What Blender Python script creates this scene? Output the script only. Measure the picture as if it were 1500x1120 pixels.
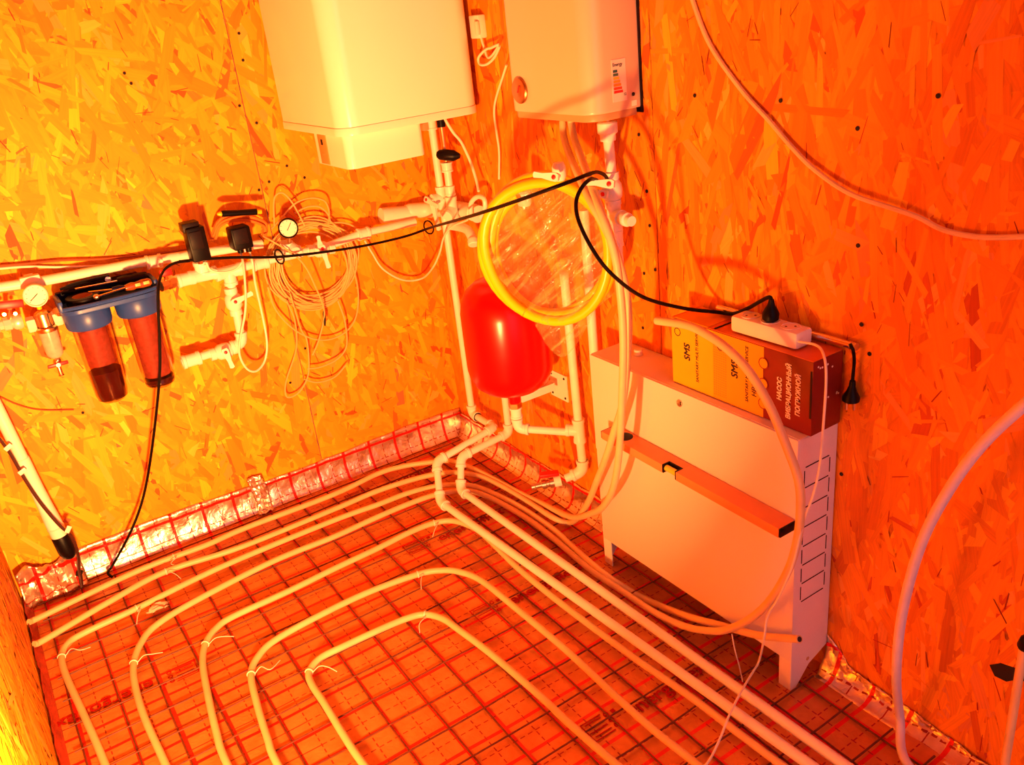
import bpy, bmesh, math, random
import numpy as np
from mathutils import Vector, Matrix
for o in list(bpy.data.objects): bpy.data.objects.remove(o, do_unlink=True)
scene = bpy.context.scene
C = scene.collection
R_ = math.radians

# ------------------------------------------------------------ camera
YAW, PIT, ROL, FPX = R_(149.147), R_(23.679), R_(-6.605), 1272.84
d = Vector((math.cos(PIT)*math.cos(YAW), math.cos(PIT)*math.sin(YAW), -math.sin(PIT)))
r0 = d.cross(Vector((0, 0, 1))).normalized(); u0 = r0.cross(d)
rr = math.cos(ROL)*r0 + math.sin(ROL)*u0
uu = -math.sin(ROL)*r0 + math.cos(ROL)*u0
cam_d = bpy.data.cameras.new('camera'); cam = bpy.data.objects.new('camera', cam_d); C.objects.link(cam)
M = Matrix((rr, uu, -d)).transposed().to_4x4(); M.translation = (2.669, -1.3173, 1.4828)
cam.matrix_world = M
cam_d.sensor_fit = 'HORIZONTAL'; cam_d.sensor_width = 36.0; cam_d.lens = FPX/1500*36.0
cam_d.clip_start = .02
scene.camera = cam

# ------------------------------------------------------------ light
world = bpy.data.worlds.new('daylight'); scene.world = world; world.use_nodes = True
bg = world.node_tree.nodes['Background']; bg.inputs[0].default_value = (1.0, .66, .80, 1); bg.inputs[1].default_value = 1.05
ld = bpy.data.lights.new('work_lamp', 'AREA'); ld.shape = 'DISK'; ld.size = .10
ld.energy = 78; ld.color = (1.0, .42, .11); ld.spread = R_(146)
lamp = bpy.data.objects.new('work_lamp', ld); C.objects.link(lamp)
lamp.location = (1.86, -1.37, .42)
lamp.rotation_euler = Vector((-1, .07, .50)).to_track_quat('-Z', 'Y').to_euler()
scene.view_settings.view_transform = 'Standard'; scene.view_settings.look = 'None'
scene.view_settings.exposure = 0.0; scene.view_settings.gamma = 1.0
scene.view_settings.use_curve_mapping = False

# ------------------------------------------------------------ materials
def mat(name, col, rough=.5, metal=0.0, spec=.5, noise=0.0, nscale=30, bump=0.0, bscale=200, trans=0.0, alpha=1.0, ior=1.45, coat=0.0, streak=None):
    m = bpy.data.materials.new(name); m.use_nodes = True
    nt = m.node_tree; b = nt.nodes['Principled BSDF']
    b.inputs['Base Color'].default_value = (*col, 1); b.inputs['Roughness'].default_value = rough
    b.inputs['Metallic'].default_value = metal; b.inputs['Specular IOR Level'].default_value = spec
    b.inputs['IOR'].default_value = ior
    b.inputs['Transmission Weight'].default_value = trans; b.inputs['Alpha'].default_value = alpha
    b.inputs['Coat Weight'].default_value = coat
    tc = nt.nodes.new('ShaderNodeTexCoord')
    if noise:
        n = nt.nodes.new('ShaderNodeTexNoise'); n.inputs['Scale'].default_value = nscale; n.inputs['Detail'].default_value = 4
        nt.links.new(tc.outputs['Object'], n.inputs['Vector'])
        mr = nt.nodes.new('ShaderNodeMapRange'); mr.inputs[1].default_value = .3; mr.inputs[2].default_value = .7
        mr.inputs[3].default_value = 1-noise; mr.inputs[4].default_value = 1+noise*.4
        nt.links.new(n.outputs['Fac'], mr.inputs[0])
        mx = nt.nodes.new('ShaderNodeMix'); mx.data_type = 'RGBA'; mx.blend_type = 'MULTIPLY'; mx.inputs[0].default_value = 1
        mx.inputs[6].default_value = (*col, 1); nt.links.new(mr.outputs[0], mx.inputs[7])
        nt.links.new(mx.outputs[2], b.inputs['Base Color'])
    if bump:
        n = nt.nodes.new('ShaderNodeTexNoise'); n.inputs['Scale'].default_value = bscale; n.inputs['Detail'].default_value = 3
        nt.links.new(tc.outputs['Object'], n.inputs['Vector'])
        bp = nt.nodes.new('ShaderNodeBump'); bp.inputs['Strength'].default_value = bump; bp.inputs['Distance'].default_value = .004
        nt.links.new(n.outputs['Fac'], bp.inputs['Height']); nt.links.new(bp.outputs[0], b.inputs['Normal'])
    return m

OSB_COL = (.86, .315, .007)
WHITE = mat('white_plastic', (.86, .82, .72), .38, noise=.06, nscale=25)
PEX = mat('cream_pipe', (.76, .52, .25), .42, noise=.10, nscale=18)
PEXW = mat('white_pex', (.84, .78, .62), .40, noise=.08, nscale=14)
GREYHOSE = mat('grey_hose', (.70, .60, .68), .42, noise=.06)
ENAMEL = mat('white_enamel', (.88, .84, .70), .26, coat=.3, noise=.02, nscale=4)
ENAMEL2 = mat('pearl_enamel', (.70, .50, .34), .34, coat=.15, noise=.03, nscale=5)
RIM = mat('beige_rim', (.58, .30, .13), .4)
CAB = mat('cabinet_powder_coat', (.84, .74, .66), .42, noise=.03, nscale=300, bump=.05, bscale=900)
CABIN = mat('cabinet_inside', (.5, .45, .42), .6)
BLACK = mat('black_plastic', (.004, .002, .003), .42, spec=.18)
RUBBER = mat('black_rubber', (.004, .002, .002), .5, spec=.15)
DARKRED = mat('dark_grey_plastic', (.012, .005, .006), .45, spec=.2)
BLUE = mat('blue_plastic', (.020, .060, .32), .36, noise=.1, spec=.4)
NAVY = mat('navy_plastic', (.004, .006, .05), .35, spec=.2)
CLEAR = mat('clear_plastic', (.97, .70, .62), .05, trans=1.0, ior=1.30)
WATER = mat('murky_water', (.055, .006, .005), .12, spec=.6)
CUPM = mat('cloudy_cup', (.56, .40, .29), .25, noise=.2, nscale=60)
NICKEL = mat('nickel', (.85, .74, .60), .35, metal=.45)
EDGE = mat('shaded_edge_strip', (.42, .035, .010), .6, noise=.3, nscale=40)  # dark red carries the shade on the foil edge
BEZEL = mat('bronze_bezel', (.42, .20, .09), .35, metal=1.0)
WETCABLE = mat('dark_brown_cable', (.05, .010, .006), .5)
BRASS = mat('brass', (.78, .48, .22), .28, metal=1.0)
CHROME = mat('chrome', (.80, .76, .74), .16, metal=1.0)
STEEL = mat('steel', (.62, .55, .50), .30, metal=1.0)
RED = mat('red_enamel', (.85, .001, .002), .24, spec=.35)
REDPL = mat('red_plastic', (.80, .01, .008), .4)
YELLOW = mat('yellow_hose_rubber', (.90, .56, .004), .34, noise=.04)
ORANGE = mat('orange_level_paint', (.82, .28, .09), .42, noise=.04)
DARK = mat('dark_gap', (.012, .004, .003), .8)
RUST = mat('rusty_wire', (.15, .030, .010), .55, noise=.35, nscale=60)
TAN = mat('tan_cable', (.74, .44, .14), .45)
BROWNC = mat('brown_cable', (.30, .07, .015), .5)
CLOTH = mat('orange_cloth', (.70, .18, .02), .8, noise=.2)
CREAM = mat('cream_label', (.80, .70, .58), .5)
PAPER = mat('paper_label', (.82, .66, .56), .6)
DIAL = mat('dial_white', (.86, .78, .66), .5)
INK = mat('black_ink', (.02, .012, .012), .6)
WINK = mat('white_ink', (.86, .74, .62), .6)
REDINK = mat('red_print', (.34, .003, .002), .6, spec=.2)
BOXY = mat('box_yellow', (.86, .44, .006), .40, noise=.05)
BOXY2 = mat('box_amber', (.84, .33, .006), .40, noise=.05)
BOXR = mat('box_dark_red', (.20, .008, .006), .40, noise=.1)
BOXO = mat('box_orange', (.75, .16, .020), .45, noise=.08)
VIAL = mat('vial_yellow', (.80, .62, .05), .12)
PLASTER = mat('plaster', (.80, .48, .34), .8, noise=.2, bump=.3)
PATCH = mat('amber_handle', (.25, .06, .010), .2, coat=.5)
KRAFT = mat('kraft', (.60, .26, .06), .6)

def osb_material(name, wallaxis):
    m = bpy.data.materials.new(name); m.use_nodes = True
    nt = m.node_tree; b = nt.nodes['Principled BSDF']; b.inputs['Roughness'].default_value = .62; b.inputs['Specular IOR Level'].default_value = .25
    tc = nt.nodes.new('ShaderNodeTexCoord')
    at = nt.nodes.new('ShaderNodeAttribute'); at.attribute_name = 'Col'
    uv = nt.nodes.new('ShaderNodeUVMap'); uv.uv_map = 'UVMap'
    mp = nt.nodes.new('ShaderNodeMapping'); mp.inputs['Scale'].default_value = (9, 260, 1)
    nt.links.new(uv.outputs[0], mp.inputs[0])
    n = nt.nodes.new('ShaderNodeTexNoise'); n.inputs['Scale'].default_value = 1.0; n.inputs['Detail'].default_value = 3; n.inputs['Roughness'].default_value = .6
    nt.links.new(mp.outputs[0], n.inputs['Vector'])
    mr = nt.nodes.new('ShaderNodeMapRange'); mr.inputs[1].default_value = .3; mr.inputs[2].default_value = .7; mr.inputs[3].default_value = .86; mr.inputs[4].default_value = 1.07
    nt.links.new(n.outputs['Fac'], mr.inputs[0])
    mx = nt.nodes.new('ShaderNodeMix'); mx.data_type = 'RGBA'; mx.blend_type = 'MULTIPLY'; mx.inputs[0].default_value = 1
    nt.links.new(at.outputs['Color'], mx.inputs[6]); nt.links.new(mr.outputs[0], mx.inputs[7])
    nt.links.new(mx.outputs[2], b.inputs['Base Color'])
    bp = nt.nodes.new('ShaderNodeBump'); bp.inputs['Strength'].default_value = .25; bp.inputs['Distance'].default_value = .001
    nt.links.new(n.outputs['Fac'], bp.inputs['Height']); nt.links.new(bp.outputs[0], b.inputs['Normal'])
    return m
STRAND = osb_material('osb_strands', 0)
BOARD = mat('osb_board', (.62, .17, .006), .7, noise=.45, nscale=45, bump=.4, bscale=120)

def foil_material(name, pattern):
    """metallised film, crinkled, with a printed red grid laid out in room metres"""
    m = bpy.data.materials.new(name); m.use_nodes = True
    nt = m.node_tree; b = nt.nodes['Principled BSDF']
    geo = nt.nodes.new('ShaderNodeNewGeometry'); sp = nt.nodes.new('ShaderNodeSeparateXYZ'); nt.links.new(geo.outputs['Position'], sp.inputs[0])
    def math_(op, a, bb=None, c=None):
        n = nt.nodes.new('ShaderNodeMath'); n.operation = op
        for i, v in enumerate((a, bb, c)):
            if v is None: continue
            if isinstance(v, (int, float)): n.inputs[i].default_value = v
            else: nt.links.new(v, n.inputs[i])
        return n.outputs[0]
    def line(co, off, period, w):
        t = math_('PINGPONG', math_('ADD', co, off + 50*period), period/2)
        # distance from the nearest multiple of period
        return math_('LESS_THAN', t, w/2)
    def dash(co, off, period, w, other, dperiod, duty):
        a = line(co, off, period, w)
        f = math_('LESS_THAN', math_('MODULO', math_('ADD', other, 50*dperiod), dperiod), dperiod*duty)
        return math_('MULTIPLY', a, f)
    X, Y, Z = sp.outputs
    if pattern == 'floor': ax, ay, ox, oy, px, py = X, Y, .0, .050, .09, .1
    elif pattern == 'left': ax, ay, ox, oy, px, py = Z, Y, -.080, .050, .12, .1
    else: ax, ay, ox, oy, px, py = X, Z, .0, -.072, .09, .12
    g1 = line(ax, ox, px, .0095); g2 = line(ay, oy, py, .0095)
    d1 = dash(ax, ox+px/2, px, .0030, ay, .020, .62); d2 = dash(ay, oy+py/2, py, .0030, ax, .020, .62)
    red = math_('MAXIMUM', g1, g2); thin = math_('MAXIMUM', d1, d2)
    n = nt.nodes.new('ShaderNodeTexNoise'); n.inputs['Scale'].default_value = 22; n.inputs['Detail'].default_value = 5
    nt.links.new(geo.outputs['Position'], n.inputs['Vector'])
    cr = nt.nodes.new('ShaderNodeValToRGB'); cr.color_ramp.elements[0].position = .32; cr.color_ramp.elements[1].position = .70
    cr.color_ramp.elements[0].color = (.56, .19, .035, 1); cr.color_ramp.elements[1].color = (.72, .27, .06, 1)
    nt.links.new(n.outputs['Fac'], cr.inputs[0])
    mx = nt.nodes.new('ShaderNodeMix'); mx.data_type = 'RGBA'; nt.links.new(red, mx.inputs[0])
    nt.links.new(cr.outputs[0], mx.inputs[6]); mx.inputs[7].default_value = (.72, .006, .003, 1)
    mx2 = nt.nodes.new('ShaderNodeMix'); mx2.data_type = 'RGBA'; nt.links.new(thin, mx2.inputs[0])
    nt.links.new(mx.outputs[2], mx2.inputs[6]); mx2.inputs[7].default_value = (.30, .010, .004, 1)
    nt.links.new(mx2.outputs[2], b.inputs['Base Color'])
    pr = math_('MAXIMUM', red, thin)
    mm_ = .40 if pattern == 'floor' else .92
    nt.links.new(math_('MULTIPLY_ADD', pr, -mm_, mm_), b.inputs['Metallic'])
    b.inputs['Roughness'].default_value = .42 if pattern == 'floor' else .34
    if pattern != 'floor':
        cr.color_ramp.elements[0].color = (.70, .52, .40, 1); cr.color_ramp.elements[1].color = (.92, .80, .68, 1)
    v = nt.nodes.new('ShaderNodeTexNoise'); v.inputs['Scale'].default_value = 55 if pattern == 'floor' else 34; v.inputs['Detail'].default_value = 4; v.inputs['Distortion'].default_value = 1.2
    nt.links.new(geo.outputs['Position'], v.inputs['Vector'])
    bp = nt.nodes.new('ShaderNodeBump'); bp.inputs['Strength'].default_value = .35 if pattern == 'floor' else .5; bp.inputs['Distance'].default_value = .006
    nt.links.new(v.outputs['Fac'], bp.inputs['Height']); nt.links.new(bp.outputs[0], b.inputs['Normal'])
    return m
FOIL_F = foil_material('foil_floor', 'floor'); FOIL_L = foil_material('foil_left', 'left'); FOIL_R = foil_material('foil_right', 'right')
SILVER = mat('aluminium_tape', (.86, .80, .74), .36, metal=1.0, bump=.3, bscale=90)

def film_material():
    m = bpy.data.materials.new('plastic_film'); m.use_nodes = True
    nt = m.node_tree; b = nt.nodes['Principled BSDF']
    b.inputs['Base Color'].default_value = (.95, .62, .22, 1); b.inputs['Roughness'].default_value = .10
    b.inputs['Specular IOR Level'].default_value = .9
    b.inputs['Alpha'].default_value = .20
    tc = nt.nodes.new('ShaderNodeTexCoord'); mp = nt.nodes.new('ShaderNodeCombineXYZ')
    for k, (vec, sc_) in enumerate((((.66, .40, .64), 6.0), ((-.55, -.33, .77), 44.0), ((.515, -.857, 0), 8.0))):
        dp = nt.nodes.new('ShaderNodeVectorMath'); dp.operation = 'DOT_PRODUCT'; dp.inputs[1].default_value = tuple(v*sc_ for v in vec)
        nt.links.new(tc.outputs['Object'], dp.inputs[0]); nt.links.new(dp.outputs['Value'], mp.inputs[k])
    n = nt.nodes.new('ShaderNodeTexNoise'); n.inputs['Scale'].default_value = 1.0; n.inputs['Detail'].default_value = 4; n.inputs['Distortion'].default_value = .6
    nt.links.new(mp.outputs[0], n.inputs['Vector'])
    bp = nt.nodes.new('ShaderNodeBump'); bp.inputs['Strength'].default_value = 1.0; bp.inputs['Distance'].default_value = .02
    nt.links.new(n.outputs['Fac'], bp.inputs['Height']); nt.links.new(bp.outputs[0], b.inputs['Normal'])
    cr = nt.nodes.new('ShaderNodeMapRange'); cr.inputs[1].default_value = .50; cr.inputs[2].default_value = .78; cr.inputs[3].default_value = .08; cr.inputs[4].default_value = .66
    nt.links.new(n.outputs['Fac'], cr.inputs[0]); nt.links.new(cr.outputs[0], b.inputs['Alpha'])
    return m
FILM = film_material()

# ------------------------------------------------------------ mesh helpers
class MB:
    def __init__(s): s.v = []; s.f = []
    def add(s, vs, fs):
        n = len(s.v); s.v += [tuple(v) for v in vs]; s.f += [tuple(i+n for i in f) for f in fs]; return s
    def box(s, c, size, rot=None, bev=0.0):
        bm = bmesh.new(); bmesh.ops.create_cube(bm, size=1.0)
        for v in bm.verts: v.co = Vector((v.co.x*size[0], v.co.y*size[1], v.co.z*size[2]))
        if bev: bmesh.ops.bevel(bm, geom=list(bm.edges), offset=bev, segments=2, profile=.5, affect='EDGES')
        m = rot.to_3x3() if rot is not None else Matrix.Identity(3)
        c = Vector(c); bm.verts.index_update()
        s.add([m @ v.co + c for v in bm.verts], [[v.index for v in f.verts] for f in bm.faces]); bm.free(); return s
    def lathe(s, prof, base, axis=(0, 0, 1), n=24, cap=True):
        ax = Vector(axis).normalized(); t = ax.orthogonal().normalized(); b2 = ax.cross(t); base = Vector(base)
        vs = []; fs = []
        for (r, h) in prof:
            for k in range(n):
                a = 2*math.pi*k/n; vs.append(base + ax*h + (t*math.cos(a) + b2*math.sin(a))*max(r, 1e-5))
        for i in range(len(prof)-1):
            for k in range(n):
                fs.append((i*n+k, i*n+(k+1) % n, (i+1)*n+(k+1) % n, (i+1)*n+k))
        if cap:
            fs.append(tuple(range(n-1, -1, -1))); fs.append(tuple((len(prof)-1)*n+k for k in range(n)))
        return s.add(vs, fs)
    def cyl(s, a, b, r, n=16, r2=None):
        a, b = Vector(a), Vector(b); L = (b-a).length
        return s.lathe([(r, 0), (r if r2 is None else r2, L)], a, b-a, n)
    def tube(s, pts, r, n=10, cap=True, closed=False):
        P = [Vector(p) for p in pts]; m = len(P); vs = []; fs = []; t_prev = None; nrm = None
        for i in range(m):
            if closed: t = (P[(i+1) % m]-P[i-1])
            else: t = P[min(i+1, m-1)]-P[max(i-1, 0)]
            if t.length < 1e-9: t = t_prev or Vector((0, 0, 1))
            t = t.normalized()
            if nrm is None: nrm = t.orthogonal().normalized()
            else:
                nrm = nrm - t*nrm.dot(t)
                nrm = nrm.normalized() if nrm.length > 1e-6 else t.orthogonal().normalized()
            t_prev = t; bb = t.cross(nrm); ri = r[i] if isinstance(r, (list, tuple)) else r
            for k in range(n):
                a = 2*math.pi*k/n; vs.append(P[i] + (nrm*math.cos(a)+bb*math.sin(a))*ri)
        for i in range(m if closed else m-1):
            j = (i+1) % m
            for k in range(n): fs.append((i*n+k, i*n+(k+1) % n, j*n+(k+1) % n, j*n+k))
        if cap and not closed:
            fs.append(tuple(range(n-1, -1, -1))); fs.append(tuple((m-1)*n+k for k in range(n)))
        return s.add(vs, fs)
    def prism(s, loop, z0, z1, bev=0.0):
        """closed xy outline extruded in z, with softened top and bottom rims"""
        n = len(loop); cx = sum(p[0] for p in loop)/n; cy = sum(p[1] for p in loop)/n
        def ins(k): return [(cx+(p[0]-cx)*(1-k), cy+(p[1]-cy)*(1-k)) for p in loop]
        rings = [(ins(bev*1.5), z0), (ins(bev*.5), z0+bev*.25), (loop, z0+bev*.8), (loop, z1-bev*.8), (ins(bev*.5), z1-bev*.25), (ins(bev*1.5), z1)] if bev else [(loop, z0), (loop, z1)]
        vs = [(x, y, z) for L, z in rings for x, y in L]; fs = []
        for i in range(len(rings)-1):
            for k in range(n): fs.append((i*n+k, i*n+(k+1) % n, (i+1)*n+(k+1) % n, (i+1)*n+k))
        fs.append(tuple(range(n-1, -1, -1))); fs.append(tuple((len(rings)-1)*n+k for k in range(n)))
        return s.add(vs, fs)
    def build(s, name, material, parent=None, smooth=35):
        me = bpy.data.meshes.new(name)
        off = root_loc(parent) if parent else Vector((0, 0, 0))
        me.from_pydata([tuple(Vector(v)-off) for v in s.v], [], s.f); me.validate()
        me.materials.append(material)
        o = bpy.data.objects.new(name, me); C.objects.link(o)
        if parent: o.parent = parent
        bm = bmesh.new(); bm.from_mesh(me); bmesh.ops.recalc_face_normals(bm, faces=bm.faces)
        if smooth:
            for f in bm.faces: f.smooth = True
            for e in bm.edges:
                if len(e.link_faces) == 2 and e.calc_face_angle(0) > R_(smooth): e.smooth = False
        bm.to_mesh(me); bm.free()
        return o
def root_loc(o):
    while o.parent: o = o.parent
    return Vector(o.location)
def rrect(x0, x1, y0, y1, r, seg=8):
    """rounded rectangle outline; r = radii of the corners (x1,y1),(x0,y1),(x0,y0),(x1,y0)"""
    if not isinstance(r, (list, tuple)): r = [r]*4
    out = []
    for (cx, cy, sx, sy, a0), q in zip(((x1, y1, -1, -1, 0), (x0, y1, 1, -1, 90), (x0, y0, 1, 1, 180), (x1, y0, -1, 1, 270)), r):
        n = seg if q > .004 else 2
        for k in range(n+1):
            a = R_(a0+90*k/n); out.append((cx+sx*q+q*math.cos(a), cy+sy*q+q*math.sin(a)))
    return out
def spline(pts, n=8):
    P = [Vector(p) for p in pts]; out = []
    for i in range(len(P)-1):
        p0, p1, p2, p3 = P[max(i-1, 0)], P[i], P[i+1], P[min(i+2, len(P)-1)]
        if i == 0: p0 = p1*2-p2
        if i == len(P)-2: p3 = p2*2-p1
        for k in range(n):
            t = k/n
            out.append(.5*((2*p1)+(p2-p0)*t+(2*p0-5*p1+4*p2-p3)*t*t+(3*p1-p0-3*p2+p3)*t**3))
    out.append(P[-1]); return out
def tag(o, label, cat, group=None, kind=None):
    o['label'] = label; o['category'] = cat
    if group: o['group'] = group
    if kind: o['kind'] = kind
    return o
def thing(name, label, cat, loc, group=None):
    o = bpy.data.objects.new(name, None); C.objects.link(o); o.location = loc; o.empty_display_size = .05
    return tag(o, label, cat, group)
def struct(o): o['kind'] = 'structure'; return o
def V(*a): return Vector(a)
def lerp(a, b, t): return Vector(a)*(1-t)+Vector(b)*t
def text(body, name, material, parent, origin, xdir, ydir, size, sx=1.0, bold=0.0, align='LEFT', shear=0.0):
    cu = bpy.data.curves.new(name, 'FONT'); cu.body = body; cu.size = size; cu.align_x = align; cu.shear = shear; cu.extrude = .0002
    cu.resolution_u = 3
    ob = bpy.data.objects.new(name+'_tmp', cu); C.objects.link(ob)
    dg = bpy.context.evaluated_depsgraph_get(); me = bpy.data.meshes.new_from_object(ob.evaluated_get(dg))
    bpy.data.objects.remove(ob, do_unlink=True)
    x = Vector(xdir).normalized(); y = Vector(ydir).normalized(); z = x.cross(y)
    off = root_loc(parent) if parent else Vector((0, 0, 0)); org = Vector(origin)
    if bold:      # heavier strokes: the glyphs repeated a hair apart
        bm = bmesh.new(); bm.from_mesh(me); base = list(bm.verts)+list(bm.edges)+list(bm.faces)
        for oz, (ox, oy) in enumerate(((bold, 0), (0, bold), (bold, bold))):
            dup = bmesh.ops.duplicate(bm, geom=base)
            bmesh.ops.translate(bm, vec=(ox, oy, .00012*(oz+1)), verts=[e for e in dup['geom'] if isinstance(e, bmesh.types.BMVert)])
        bm.to_mesh(me); bm.free()
    for v in me.vertices: v.co = org + x*v.co.x*sx + y*v.co.y + z*v.co.z - off
    me.materials.clear(); me.materials.append(material)
    o = bpy.data.objects.new(name, me); C.objects.link(o)
    if parent: o.parent = parent
    return o

# ============================================================ the setting
WY = .035            # right wall plane (y), left wall plane is x = 0, side wall y = -1.51
SY = -1.51
XB = 3.3; ZC = 2.35
rng = np.random.default_rng(7)
def strands(name, parent, org, udir, vdir, ndir, W, H, count, mean, spread, tone, seed, lmin=.06, lmax=.22):
    """thin pressed wood strands of an OSB board, each a real sliver with its own grain and tone"""
    rg = np.random.default_rng(seed)
    org, u, v, nn = map(np.array, (org, udir, vdir, ndir))
    V_, F_, COL, UV = [], [], [], []
    for i in range(count):
        L = rg.uniform(lmin, lmax)*(1 if rg.random() < .75 else .55); w = rg.uniform(.009, .034)
        kind = rg.random()
        if kind < .018: w = rg.uniform(.0012, .003); L = rg.uniform(.012, .05)
        elif kind < .24: w = rg.uniform(.004, .010); L = rg.uniform(.03, .09)
        a = math.radians(mean)+rg.normal(0, math.radians(spread))
        if rg.random() < .12: a = rg.uniform(0, math.pi)
        cu, cv = rg.uniform(0, W), rg.uniform(0, H)
        ca, sa = math.cos(a), math.sin(a)
        cut0, cut1 = rg.uniform(-.5, .5, 2)*w*1.2
        shape = [(-L/2+cut0, -w/2), (-L/6, -w/2*rg.uniform(.8, 1.1)), (L/6, -w/2*rg.uniform(.8, 1.1)), (L/2+cut1, -w/2*rg.uniform(.3, 1)),
                 (L/2-cut1, w/2*rg.uniform(.5, 1)), (L/6, w/2*rg.uniform(.8, 1.1)), (-L/6, w/2*rg.uniform(.85, 1.1)), (-L/2-cut0, w/2)]
        h = .0004+.0022*(i+rg.random())/count
        if kind < .018: h = .0027+.0003*rg.random()
        base = len(V_)
        tilt = rg.normal(0, .006)
        ou, ov = rg.uniform(0, 40, 2)
        ok = True; pts = []
        for (x, y) in shape:
            pu, pv = cu+x*ca-y*sa, cv+x*sa+y*ca
            pu = min(max(pu, 0), W); pv = min(max(pv, 0), H)
            pts.append(org+u*pu+v*pv+nn*(h+max(-.0003, min(.0004, tilt*x))))
            UV.append((x+ou, y+ov))
        V_ += pts; F_.append(tuple(range(base, base+8)))
        if kind < .018: c = (.26*rg.uniform(.6, 1.6), .030, .003)
        else:
            t = rg.normal(0, 1)
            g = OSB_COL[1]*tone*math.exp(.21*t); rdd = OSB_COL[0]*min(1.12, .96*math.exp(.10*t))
            if rg.random() < .05: g *= .38; rdd *= .72
            bl = OSB_COL[2]*math.exp(.3*t)
            if rg.random() < .06: bl += .03; g *= 1.15
            c = (min(rdd, .95), min(g, .66), bl)
        COL += [(*c, 1)]*8
    me = bpy.data.meshes.new(name); off = np.array(root_loc(parent))
    me.from_pydata((np.array(V_)-off).tolist(), [], F_)
    ca_ = me.color_attributes.new('Col', 'FLOAT_COLOR', 'CORNER'); ca_.data.foreach_set('color', np.array(COL, dtype=np.float32).ravel())
    uvl = me.uv_layers.new(name='UVMap'); uvl.data.foreach_set('uv', np.array(UV, dtype=np.float32).ravel())
    me.materials.append(STRAND)
    o = bpy.data.objects.new(name, me); C.objects.link(o); o.parent = parent; o['kind'] = 'stuff'
    return o

# floor: foil faced insulation boards, gently uneven
def floor_mesh():
    b = MB(); nx, ny = 150, 80
    xs = np.linspace(-.02, XB, nx); ys = np.linspace(SY-.02, WY+.02, ny)
    vs = []
    for x in xs:
        for y in ys:
            z = -.0015+.0012*math.sin(x*17+y*11)+.0010*math.sin(y*23-x*9)
            vs.append((x, y, z))
    fs = [(i*ny+j, (i+1)*ny+j, (i+1)*ny+j+1, i*ny+j+1) for i in range(nx-1) for j in range(ny-1)]
    return b.add(vs, fs)
floor = struct(floor_mesh().build('floor', FOIL_F)); floor['label'] = 'foil faced floor insulation printed with a red grid'

# walls of OSB boards
def wall(name, label, boards, seed, dens, mean, spread, tone, udir, ndir, zlim=1.95):
    root = bpy.data.objects.new(name, None); C.objects.link(root); struct(root); root['label'] = label
    u, n = Vector(udir), Vector(ndir)
    for k, (org, W, H) in enumerate(boards):
        c = Vector(org)+u*W/2+Vector((0, 0, H/2))-n*.006
        size = [abs(u.x)*W+abs(n.x)*.012, abs(u.y)*W+abs(n.y)*.012, H]
        p = MB().box(c, size).build('osb_panel', BOARD, root, smooth=0)
        hh = min(H, zlim-org[2])
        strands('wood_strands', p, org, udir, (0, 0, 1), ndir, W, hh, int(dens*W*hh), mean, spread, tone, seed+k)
    return root
wall('wall_left', 'orange lit OSB wall carrying the filters and pipes', [((0, SY, -.01), -.528-SY, ZC), ((0, -.525, -.01), .525+WY, ZC)], 11, 4200, 108, 33, 1.0, (0, 1, 0), (1, 0, 0))
wr = wall('wall_right', 'OSB wall behind the cabinet and tank', [((0, WY, -.01), 1.148, ZC), ((1.151, WY, -.01), 1.25, ZC), ((2.404, WY, -.01), XB-2.404, ZC)], 31, 3400, 92, 20, .79, (1, 0, 0), (0, -1, 0))  # lower strand tone here puts this wall's dimmer light into its colour
wall('wall_side', 'OSB wall seen edge on beside the camera', [((0, SY, -.01), 1.25, ZC), ((1.253, SY, -.01), XB-1.253, ZC)], 51, 1500, 90, 30, 1.0, (1, 0, 0), (0, 1, 0), 1.3)
# rear wall with the doorway that lets the daylight in, and ceiling
wb = bpy.data.objects.new('wall_rear', None); C.objects.link(wb); struct(wb)
for (y0, y1, z0, z1) in ((SY, -1.32, 0, ZC), (-.12, WY, 0, ZC), (-1.32, -.12, 2.08, ZC)):
    MB().box((XB+.006, (y0+y1)/2, (z0+z1)/2), (.012, y1-y0, z1-z0)).build('osb_panel', BOARD, wb, smooth=0)
struct(MB().box((XB/2, (SY+WY)/2, ZC+.01), (XB+.04, WY-SY+.04, .02)).build('ceiling', BOARD, smooth=0))

# screws in the walls
sc = MB().lathe([(.0001, 0), (.0042, .0006), (.0042, .0018), (.0018, .0022)], (0, 0, 0), (0, 0, 1), 10)
def screws(root, pts, axis):
    first = None
    for p in pts:
        if first is None:
            first = sc.build('screw', DARK, None); first.parent = root; o = first
        else:
            o = first.copy(); C.objects.link(o)
        o.location = Vector(p)-root_loc(root)
        o.rotation_euler = Vector(axis).to_track_quat('Z', 'Y').to_euler()
screws(bpy.data.objects['wall_left'], [(0.003, -0.495, 1.475), (0.003, -0.539, 1.282), (0.003, -0.500, 1.403), (0.003, -0.500, 1.227), (0.003, -0.501, 1.053), (0.003, -0.537, 1.035), (0.003, -0.818, 1.382), (0.003, -0.828, 1.410), (0.003, -0.436, 1.089), (0.003, -1.191, 0.513), (0.003, -0.388, 1.044), (0.003, -0.575, 0.404), (0.003, -0.501, 0.504)], (1, 0, 0))
screws(wr, [(1.510, 0.032, 1.255), (1.681, 0.032, 1.213), (1.826, 0.032, 1.271), (1.695, 0.032, 1.005), (1.284, 0.032, 1.259), (1.139, 0.032, 0.854), (1.126, 0.032, 0.960), (1.121, 0.032, 1.041), (1.102, 0.032, 1.169), (1.084, 0.032, 0.691), (1.686, 0.032, 0.519), (1.733, 0.032, 0.801), (1.712, 0.032, 0.855), (1.098, 0.032, 0.837)], (0, -1, 0))

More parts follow.
